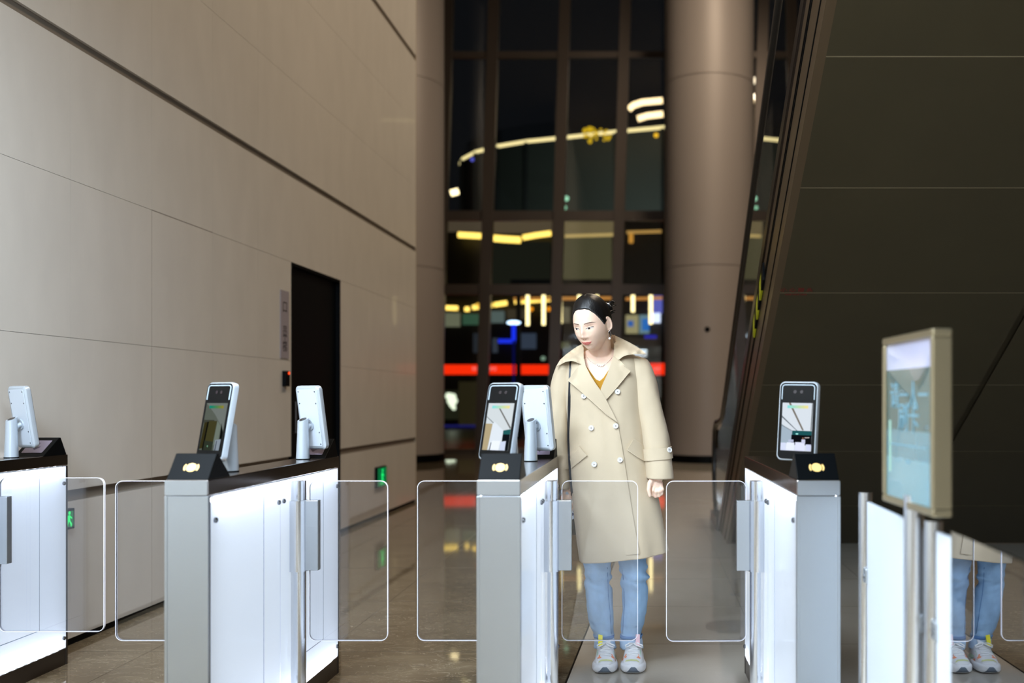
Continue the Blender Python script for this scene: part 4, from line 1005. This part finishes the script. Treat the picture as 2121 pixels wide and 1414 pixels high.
# ---- trench coat body
CO = [(716, 1214, 1284, .060, 4.51), (724, 1204, 1292, .070, 4.51), (733, 1190, 1310, .088, 4.505), (744, 1176, 1326, .104, 4.50), (765, 1170, 1332, .118, 4.495), (800, 1170, 1335, .130, 4.49), (860, 1175, 1338, .132, 4.49), (920, 1179, 1344, .136, 4.49), (980, 1181, 1354, .142, 4.495), (1050, 1187, 1368, .150, 4.50), (1110, 1195, 1379, .156, 4.50), (1163, 1203, 1387, .160, 4.50)]
NR, NS = 170, 168; rs = []
for i in range(NR+1):
    py = 716+(1149-716)*i/NR; l, r_, hd, yc = spl(CO, py)
    z = zof(py); x0 = (l-CX)*YC/K; x1 = (r_-CX)*YC/K; cx, hw = (x0+x1)/2, (x1-x0)/2; row = []
    low = sst(930, 1160, py)
    for k in range(NS):
        a = 2*math.pi*k/NS; c_, s_ = math.cos(a), math.sin(a)
        e = .88; c2 = math.copysign(abs(c_)**e, c_); s2 = math.copysign(abs(s_)**e, s_)
        f = 1+low*(.030*math.sin(5*a+1.2)+.018*math.sin(9*a))
        x = cx+hw*c2*(1+(f-1)*abs(s_)); y = yc+hd*s2*f
        zz = z
        if py > 1090: zz += (py-1090)/70*((x-cx)/.2*.028-.002)
        # long soft vertical folds and small creases
        nse = noise.noise(Vector((x*9, y*9, zz*2.2)))*.006+noise.noise(Vector((x*22+5, y*22, zz*7)))*.0018
        d = Vector((c2*hd, s2*hw, 0)).normalized()
        wdt = sst(740, 790, py)
        row.append((x+d.x*nse*wdt, y+d.y*nse*wdt, zz))
    rs.append(row)
cb_ = MB(); cb_.rings(rs, cap=False)
VH = [(1206, 600), (1206, 742), (1209, 757), (1219, 779), (1230, 796), (1241, 813), (1251, 811), (1261, 794), (1270, 776), (1280, 746), (1283, 700), (1289, 600)]
full = cb_; FULLF = list(cb_.f)
keep = []
for f in cb_.f:
    c = sum((cb_.v[i] for i in f), Vector((0, 0, 0)))/4
    px, py = PX(c)
    if c.y < 4.50 and inpoly((px, py), VH): continue
    keep.append(f)
coat_bvh = BVHTree.FromPolygons([tuple(v) for v in cb_.v], cb_.f)
cb_.f = keep; cb_.m = [0]*len(keep)
coat = cb_.build('coat', M['coat'], pr, smooth=True, world=True)
md = coat.modifiers.new('cloth', 'SOLIDIFY'); md.thickness = .003; md.offset = -1
# ---- sleeves
def sleeve(pts, name='sleeve', sq=.8, fold=.004, seed=0, cap=False):
    n = 56; rs = []; T = len(pts)-1; N_ = 90
    for i in range(N_+1):
        t = i/N_*T; px, py, Y, rw, rd = spl([(k,)+p for k, p in enumerate(pts)], t); c = W(px, py, Y); row = []
        for k in range(n):
            a = 2*math.pi*k/n; x, y = rw*math.copysign(abs(math.cos(a))**sq, math.cos(a)), rd*math.copysign(abs(math.sin(a))**sq, math.sin(a))
            d = Vector((math.cos(a), math.sin(a), 0)); q = Vector((c.x+x, c.y+y, c.z))
            q += d*(noise.noise(Vector((q.x*14+seed, q.y*14, q.z*5)))*fold*1.5+noise.noise(Vector((q.x*30+seed, q.y*30, (q.z-q.x*.6)*16)))*fold*.5)
            row.append(q)
        rs.append(row)
    s = MB(); s.rings(rs, cap=cap)
    return s
SL_ = [(1196, 744, 4.50, .046, .052), (1180, 752, 4.50, .052, .062), (1168, 785, 4.505, .052, .064), (1160, 840, 4.51, .046, .062), (1159, 900, 4.51, .044, .058), (1163, 955, 4.505, .0385, .054), (1166, 1012, 4.50, .0350, .050)]
SR_ = [(1302, 738, 4.50, .048, .052), (1319, 748, 4.495, .054, .064), (1332, 785, 4.48, .060, .070), (1343, 840, 4.465, .062, .072), (1356, 895, 4.445, .062, .070), (1363, 945, 4.43, .0600, .068), (1367.5, 990, 4.415, .0600, .064)]
sl = sleeve(SL_, seed=3); sr = sleeve(SR_, seed=11)
slb = BVHTree.FromPolygons([tuple(v) for v in sl.v], sl.f); srb = BVHTree.FromPolygons([tuple(v) for v in sr.v], sr.f)
for s in (sl, sr):
    o = s.build('sleeve', M['coat'], pr, smooth=True, world=True); md = o.modifiers.new('cloth', 'SOLIDIFY'); md.thickness = .003; md.offset = -1
def band(pts, t0, t1, grow, tilt=0):
    n = 56; rs = []
    T = [(k,)+p for k, p in enumerate(pts)]
    def ring(t, g):
        px, py, Y, rw, rd = spl(T, t); c = W(px, py, Y)
        return [(c.x+(rw+g)*math.copysign(abs(math.cos(a))**.8, math.cos(a)), c.y+(rd+g)*math.copysign(abs(math.sin(a))**.8, math.sin(a)), c.z+tilt*math.cos(a)) for a in [2*math.pi*k/n for k in range(n)]]
    s = MB(); s.rings([ring(t0, grow*.2), ring(t0, grow), ring(t0+(t1-t0)*.5, grow), ring(t1, grow), ring(t1, grow*.2)], cap=False); return s
s = band(SR_, 4.62, 5.12, .0055, .006); s.build('cuff_strap', M['coat'], pr, smooth=True, world=True, auto=.6)
s = band(SL_, 4.72, 5.26, .0045, .0); s.build('cuff_strap', M['coat'], pr, smooth=True, world=True, auto=.6)
allb = MB(); allb.v = list(full.v); allb.f = list(FULLF); n0 = len(allb.v)
for s_ in (sl, sr):
    n0 = len(allb.v); allb.v += s_.v; allb.f += [tuple(i+n0 for i in f) for f in s_.f]
all_bvh = BVHTree.FromPolygons([tuple(v) for v in allb.v], allb.f)
# ---- front flap edge, lapels, collar, pocket flaps
flap = [(1262, 845), (1270, 860), (1279, 874), (1284, 900), (1291, 940), (1298, 985), (1305, 1030), (1313, 1080), (1319, 1115), (1325, 1146), (1296, 1150), (1280, 1080), (1262, 985), (1250, 900), (1250, 860)]
def flo(px, py):
    ex = interp(py, [(845, 1262), (874, 1279), (900, 1284), (940, 1291), (985, 1298), (1030, 1305), (1080, 1313), (1146, 1325)])
    return .0012+.0055*sst(-32, -2, px-ex)
patch('front_flap', flap, coat_bvh, flo, .0012, M['coat'], pr, 4)
YN = 4.40
rl = patch('lapel', [(1281, 742, 4.395), (1293, 756, 4.372), (1306, 768, 4.37), (1282, 797, 4.358), (1256, 827, 4.352), (1246, 815, 4.355), (1244, 806, 4.362), (1250, 791, 4.37), (1258, 774, 4.38), (1266, 752, 4.40), (1271, 735, 4.415)], all_bvh, .010, .0035, M['coat'], pr, 4, depth=True)
ll = patch('lapel', [(1203, 752, 4.395), (1190, 769, 4.375), (1176, 787, 4.375), (1198, 806, 4.36), (1224, 829, 4.352), (1256, 858, 4.346), (1280, 876, 4.346), (1270, 856, 4.346), (1262, 840, 4.347), (1253, 822, 4.35), (1244, 808, 4.355), (1233, 793, 4.363), (1222, 775, 4.375), (1213, 757, 4.392), (1210, 742, 4.405)], all_bvh, .014, .0035, M['coat'], pr, 4, depth=True)
cr = patch('collar', [(1271, 737, 4.412), (1281, 745, 4.385), (1290, 738, 4.385), (1299, 734.5, 4.385), (1318, 732.5, 4.39), (1338, 733, 4.41), (1330, 725, 4.44), (1318, 717, 4.47), (1303, 708.5, 4.50), (1288, 701, 4.52), (1277, 696, 4.53), (1266, 692, 4.53), (1270, 702, 4.50), (1272, 716, 4.455)], all_bvh, .012, .004, M['coat'], pr, 4, depth=True)
cl_ = patch('collar', [(1209, 747, 4.405), (1203, 754, 4.385), (1193, 749, 4.385), (1184, 746.5, 4.39), (1171, 749, 4.40), (1151, 760, 4.43), (1160, 745, 4.44), (1172, 734, 4.46), (1184, 725, 4.49), (1196, 717, 4.51), (1206, 712, 4.52), (1209, 722, 4.47), (1209, 735, 4.43)], all_bvh, .012, .004, M['coat'], pr, 4, depth=True)
def edge_line(pts, bv, r_, m, name, parent, off=.004, depth=None):
    s = MB(); q = []
    for p in pts:
        h = hit(bv, p[0], p[1]); Y = h[0].y-off if h[0] else (p[2] if len(p) > 2 else YC)
        if len(p) > 2: Y = min(Y, p[2]-.003)
        q.append(W(p[0], p[1], Y))
    s.tube(q, r_, 6); return s.build(name, m, parent, smooth=True, world=True)
edge_line([(1281, 745, 4.384), (1290, 738, 4.384), (1299, 734.5, 4.384), (1318, 732.5, 4.389), (1338, 733, 4.409)], all_bvh, .0014, M['coatedge'], 'edge_stitching', pr)
edge_line([(1203, 754, 4.384), (1193, 749, 4.384), (1184, 746.5, 4.389), (1171, 749, 4.399), (1151, 760, 4.429)], all_bvh, .0014, M['coatedge'], 'edge_stitching', pr)
edge_line([(1281, 743, 4.394), (1293, 756, 4.371), (1306, 768, 4.369), (1282, 797, 4.357), (1256, 827, 4.351)], all_bvh, .0012, M['coatedge'], 'edge_stitching', pr, .010)
edge_line([(1176, 787, 4.374), (1198, 806, 4.359), (1224, 829, 4.351), (1256, 858, 4.345), (1280, 876, 4.345)], all_bvh, .0012, M['coatedge'], 'edge_stitching', pr, .014)
for q in ([(1299, 931), (1313, 909), (1336, 924), (1340, 958), (1320, 946)], [(1181, 949), (1200, 925), (1216, 943), (1200, 956), (1184, 969)]):
    edge_line(q+q[:1], coat_bvh, .0011, M['coatedge'], 'edge_stitching', pr, .0100)
    patch('pocket_flap', q, coat_bvh, .0095, .0085, M['coat'], pr, 4)
# back of the collar standing behind the neck
s = MB(); rs = []
for k in range(25):
    a = math.pi*(k/24); px = 1240+34*math.cos(a); Yb = 4.475+.062*math.sin(a); t_ = 693+17*(1-(math.cos(a)*.5+.5)); 
    a_, b_ = W(px, t_, Yb), W(px+2, 734, Yb+.004); rs.append([a_, b_, b_+Vector((0, .004, 0)), a_+Vector((0, .004, 0))])
s.rings(rs); s.build('collar_stand', M['coat'], pr, smooth=True, world=True, auto=.8)
# buttons
def disc_at(px, py, bv, r_, off, name='button', root=pr, fwd=None):
    h = hit(bv, px, py); n = h[1] if h[1].dot(EYE-h[0]) > 0 else -h[1]
    n = (n+(EYE-h[0]).normalized()*.5).normalized(); u = n.cross(Vector((0, 0, 1))).normalized(); m_ = frame(h[0]+n*off, u, n.cross(u))
    s = MB(); s.rings([[(rr*math.cos(2*math.pi*k/20), rr*math.sin(2*math.pi*k/20), z) for k in range(20)] for rr, z in ((r_, -.004), (r_, .0025), (r_*.86, .0036), (r_*.74, .0022))])
    s.v = [m_ @ p for p in s.v]; o = s.build(name, M['btn'], root, smooth=True, world=True, auto=.7)
    s = MB(); a_ = random.uniform(.3, 1.2)
    for t in (a_, a_+1.57): s.tube([m_ @ Vector((-.0032*math.cos(t), -.0032*math.sin(t), .0028)), m_ @ Vector((.0032*math.cos(t), .0032*math.sin(t), .0028))], .0008, 5)
    c = s.build('button_thread', M['ink'], root, world=True); c.parent = o
    return o
for px, py, bv, off in ((1210, 820, coat_bvh, .006), (1279, 811, coat_bvh, .006), (1225, 886, coat_bvh, .006), (1275, 882, coat_bvh, .011), (1231, 961, coat_bvh, .006), (1284, 952, coat_bvh, .011), (1384, 932, srb, .010)):
    disc_at(px, py, bv, .0118, off)
# ---- jeans
JL = [(1085, 1206, 1272, 4.53), (1130, 1206, 1268, 4.515), (1160, 1208, 1266.5, 4.505), (1185, 1210.5, 1266, 4.50), (1196, 1211, 1266, 4.50), (1204, 1210, 1264, 4.505), (1222, 1213, 1268, 4.515), (1255, 1215, 1270, 4.53), (1285, 1220, 1271, 4.545), (1305, 1227, 1271, 4.555), (1322, 1232, 1271, 4.56)]
JR = [(1085, 1270, 1338, 4.53), (1130, 1279, 1338, 4.515), (1160, 1281, 1339, 4.505), (1185, 1284, 1341, 4.50), (1196, 1286, 1342, 4.50), (1204, 1285, 1339.5, 4.505), (1222, 1288, 1342, 4.515), (1255, 1289, 1340, 4.53), (1285, 1287, 1335, 4.545), (1305, 1286, 1330, 4.555), (1322, 1285, 1328, 4.56)]
jm = MB()
def legrings(J, p0, p1, n_, seed, grow=0):
    rs = []
    for i in range(n_+1):
        py = p0+(p1-p0)*i/n_; l, r_, Y = spl(J, py); a_, b_ = W(l, py, Y), W(r_, py, Y); cx = (a_.x+b_.x)/2; hw = (b_.x-a_.x)/2+grow; row = []
        kn = math.exp(-((py-1195)/22)**2)+.5*math.exp(-((py-1150)/20)**2)+.35*math.exp(-((py-1300)/18)**2)+.15
        for k in range(64):
            a = 2*math.pi*k/64; q = Vector((cx+hw*math.cos(a), Y+hw*1.02*math.sin(a), a_.z)); d = Vector((math.cos(a), math.sin(a), 0))
            f = noise.noise(Vector((q.x*16+seed, q.y*14, q.z*42+q.x*12)))*.0095*kn+math.sin(q.z*120+q.x*30+seed)*.0022*kn+noise.noise(Vector((q.x*40, q.y*40, q.z*30+seed)))*.0022
            row.append(q+d*f)
        rs.append(row)
    return rs
jm.rings(legrings(JL, 1085, 1322, 120, 2)); jm.rings(legrings(JR, 1085, 1322, 120, 9))
rs = []
for py, l, r_, hd in ((1000, 1200, 1325, .11), (1040, 1200, 1332, .115), (1080, 1204, 1337, .115), (1110, 1206, 1338, .11), (1125, 1208, 1337, .10)):
    a_, b_ = W(l, py, 4.525), W(r_, py, 4.525); rs.append([((a_.x+b_.x)/2+(b_.x-a_.x)/2*math.cos(t), 4.525+hd*math.sin(t), a_.z) for t in [2*math.pi*k/48 for k in range(48)]])
jm.rings(rs)
jme = remeshed(jm, .0042, 2, .5); jb = bvh_of(jme); jeans = mesh_obj('jeans', jme, M['denim'], pr)
for J, l2, r2, in ((JL, 1231, 1277), (JR, 1284, 1333)):
    s = MB(); a_ = legrings(J, 1313, 1320, 2, 4, .003); s.rings(a_, cap=False)
    o = s.build('hem_band', M['denimdk'], pr, smooth=True, world=True); m_ = o.modifiers.new('t', 'SOLIDIFY'); m_.thickness = .003; m_.offset = -1
    s = MB(); J2 = [(1318, J[-1][1]-.5, J[-1][2]+.5, 4.56), (1341, l2, r2, 4.565)]; J2 = [(J2[0]), (1330, (J2[0][1]+l2)/2, (J2[0][2]+r2)/2, 4.562), J2[1]]
    rs = legrings(J2, 1318, 1340, 8, 5, .001)
    rs[-1] = [q+Vector((0, 0, random.uniform(-.004, .004))) for q in rs[-1]]
    s.rings(rs, cap=False); o = s.build('frayed_cuff', M['denimlt'], pr, smooth=True, world=True); m_ = o.modifiers.new('t', 'SOLIDIFY'); m_.thickness = .0025; m_.offset = -1
for q in ([(1258, 1175), (1259, 1200), (1260, 1230), (1263, 1262), (1265, 1290), (1266, 1312)], [(1289, 1175), (1291, 1200), (1293, 1225), (1293, 1260), (1291, 1290), (1290, 1312)]):
    edge_line([(x, y) for x, y in q], jb, .0016, M['denimdk'], 'inseam', pr, .0004)
# ---- sneakers
def lathe_y(sta, zf, n=40):
    """sta rows (y, halfwidth, bottom, top): rings across the shoe"""
    return None
for side_, cxp in ((-1, 1252.5), (1, 1311.5)):
    cx = (cxp-CX)*4.44/K; y0 = 4.392
    sh_ = MB(); rs = []
    S = [(0, .016, .016, .030), (.006, .030, .010, .040), (.018, .043, .004, .045), (.04, .053, .001, .046), (.07, .0575, 0, .044), (.11, .056, 0, .042), (.15, .050, 0, .044), (.20, .047, 0, .050), (.24, .045, .001, .052), (.266, .036, .006, .052), (.276, .022, .014, .048)]
    for i in range(47):
        y = .276*i/46; hw, b_, t_ = spl(S, y); cz, hz = (b_+t_)/2, (t_-b_)/2
        rs.append([(cx+hw*math.copysign(abs(math.cos(a))**.55, math.cos(a)), y0+y, cz+hz*math.copysign(abs(math.sin(a))**.6, math.sin(a))) for a in [2*math.pi*k/44 for k in range(44)]])
    so = MB(); so.rings(rs)
    U_ = [(.010, .026, .052), (.025, .038, .060), (.05, .045, .068), (.08, .046, .080), (.11, .044, .098), (.14, .042, .118), (.165, .040, .124), (.20, .038, .112), (.24, .037, .102), (.262, .030, .096), (.270, .018, .085)]
    rs = []
    for i in range(45):
        y = .010+.260*i/44; hw, t_ = spl(U_, y)
        rs.append([(cx+hw*math.copysign(abs(math.cos(a))**.75, math.cos(a)), y0+y, .035+(t_-.035 if math.sin(a) > 0 else .02)*math.copysign(abs(math.sin(a))**.8, math.sin(a))) for a in [2*math.pi*k/44 for k in range(44)]])
    upm = MB(); upm.rings(rs)
    ub = BVHTree.FromPolygons([tuple(v) for v in upm.v], upm.f)
    cm = MB(); cm.add(so.v, so.f); cm.add(upm.v, upm.f); sb = BVHTree.FromPolygons([tuple(v) for v in cm.v], cm.f)
    up_o = upm.build('sneaker', M['shoe'], pr, smooth=True, world=True)
    def sub(o): o.parent = up_o; return o
    sub(so.build('midsole', M['shoe'], pr, smooth=True, world=True))
    # X maps picture columns of the left shoe drawing onto this shoe
    def S_(pts): 
        return [((cxp+(x-610)/12.85) if side_ < 0 else (cxp-(x-610)/12.85), 1300+y/12.85) for x, y in pts]
    def pt_(name, poly, m, off=.0022, bv=None):
        sub(patch(name, S_(poly), bv or sb, off, .002, m, pr, 2.2))
    pt_('outsole', [(275, 1205), (400, 1190), (480, 1140), (520, 1085), (560, 1045), (665, 1045), (705, 1090), (750, 1150), (830, 1195), (930, 1215), (900, 1248), (700, 1262), (500, 1262), (320, 1248)], M['shoegrey'])
    pt_('toe_overlay', [(440, 925), (520, 880), (700, 872), (830, 900), (800, 850), (650, 825), (520, 840), (460, 880)], M['lime'])
    pt_('coral_overlay', [(420, 820), (500, 800), (530, 775), (490, 765), (480, 700), (455, 720), (450, 770), (415, 790)], M['orange'])
    pt_('coral_overlay', [(780, 690), (815, 760), (770, 745), (800, 790), (860, 820), (905, 885), (900, 830), (850, 770), (810, 700)], M['orange'])
    if side_ < 0: pt_('side_mesh', [(840, 600), (870, 660), (915, 760), (925, 830), (870, 760), (835, 680)], M['mint'])
    pt_('side_mesh', [(420, 560), (440, 620), (420, 700), (400, 760), (395, 690), (405, 620)], M['mint'])
    # tongue, tabs
    tg = MB(); base = y0+.118
    rs = []
    for i, (yy, zz, hw) in enumerate(((.100, .088, .020), (.118, .106, .022), (.132, .124, .024), (.142, .140, .024), (.147, .150, .022))):
        rs.append([(cx+hw*math.copysign(abs(math.cos(a))**.6, math.cos(a)), y0+yy+.007*math.sin(a), zz+.004*math.sin(a)) for a in [2*math.pi*k/24 for k in range(24)]])
    tg.rings(rs); sub(tg.build('tongue', M['shoe'], pr, smooth=True, world=True))
    tb = MB(); xo = cx-.022 if side_ < 0 else cx+.020
    tb.rings([[(xo+dx_*.0095, y0+yy+dy_*.003, zz) for dx_, dy_ in ((-1, -1), (1, -1), (1, 1), (-1, 1))] for yy, zz in ((.100, .104), (.108, .122), (.118, .142), (.122, .151))])
    sub(tb.build('pull_tab', M['tagyellow'] if side_ < 0 else M['pink'], pr, world=True, bevel=.001))
    for k in range(6):
        y = .062+.011*k; q = []
        for j in range(9):
            x = cx-.024+.048*j/8; h = ub.ray_cast(Vector((x, y0+y+(.004 if k % 2 else -.004)*(j/4-1), .3)), Vector((0, 0, -1)), .3); q.append((h[0] or Vector((x, y0+y, .09)))+Vector((0, -.001, .002)))
        l_ = MB(); l_.tube(q, .0026, 6); sub(l_.build('lace', M['lace'], pr, smooth=True, world=True))
    k0 = Vector((cx, y0+.112, .112))
    for sg_, ln_ in ((1, .042), (-1, .036)):
        l_ = MB(); l_.tube([k0, k0+Vector((sg_*.018, -.010, .004)), k0+Vector((sg_*ln_, -.014, -.006)), k0+Vector((sg_*ln_*.95, -.018, -.014)), k0+Vector((sg_*.015, -.016, -.006)), k0], .0030, 6); sub(l_.build('lace_bow', M['lace'], pr, smooth=True, world=True))
# ---- shoulder bag strap and phone
bg = empty('shoulder_bag', W(1188, 1060, 4.72), label='black bag with a thin strap running down from her shoulder under the coat collar', cat='bag')
s = MB(); pts = []
for px, py in ((1184, 742), (1182.5, 760), (1181.5, 790), (1180.5, 820), (1179.5, 850), (1179, 880), (1178.5, 910), (1180, 945), (1182, 975), (1184, 1000), (1186, 1020)):
    h = hit(all_bvh, px, py); Y = h[0].y-.006 if h[0] else 4.46
    pts.append(W(px, py, Y))
for i in range(1, len(pts)-1): pts[i] = (pts[i-1]+pts[i]*2+pts[i+1])/4
pts += [W(1186, 1036, 4.56), W(1180, 1045, 4.69)]
rs = []
for p in pts: rs.append([(p.x-.0085, p.y, p.z), (p.x+.0085, p.y, p.z), (p.x+.0085, p.y+.003, p.z), (p.x-.0085, p.y+.003, p.z)])
s.rings(rs); s.build('strap', M['leather'], bg, world=True)
s = MB(); c = W(1192, 1075, 4.735); s.rings([[(c.x+x, c.y+y, c.z+z) for x, y in rrect(w_, .07, .025, 4)] for z, w_ in ((-.07, .12), (-.06, .15), (.05, .15), (.06, .13))]); s.build('bag_body', M['leather'], bg, smooth=True, world=True, auto=.6)
ph = empty('mobile_phone', W(1171, 1045, 4.486), label='white mobile phone with round lenses held in her hand beside the turnstile', cat='phone')
L_ = Vector((-.45, 0, .89)).normalized(); S2 = Vector((.89, 0, .45)).normalized(); m_ = frame((0, 0, 0), S2, L_)
s = MB(); s.prism(rrect(.072, .146, .010, 5), 2, -.004, .004); s.v = [m_ @ p for p in s.v]; s.build('case', M['whiteplastic'], ph, bevel=.001)
for x, y in ((.024, -.060), (.024, -.044), (.010, -.052)):
    s = MB(); s.prism([(x+.0066*math.cos(2*math.pi*k/16), y+.0066*math.sin(2*math.pi*k/16)) for k in range(16)], 2, .0041, .006); s.v = [m_ @ p for p in s.v]; s.build('camera_lens', M['lens'], ph)
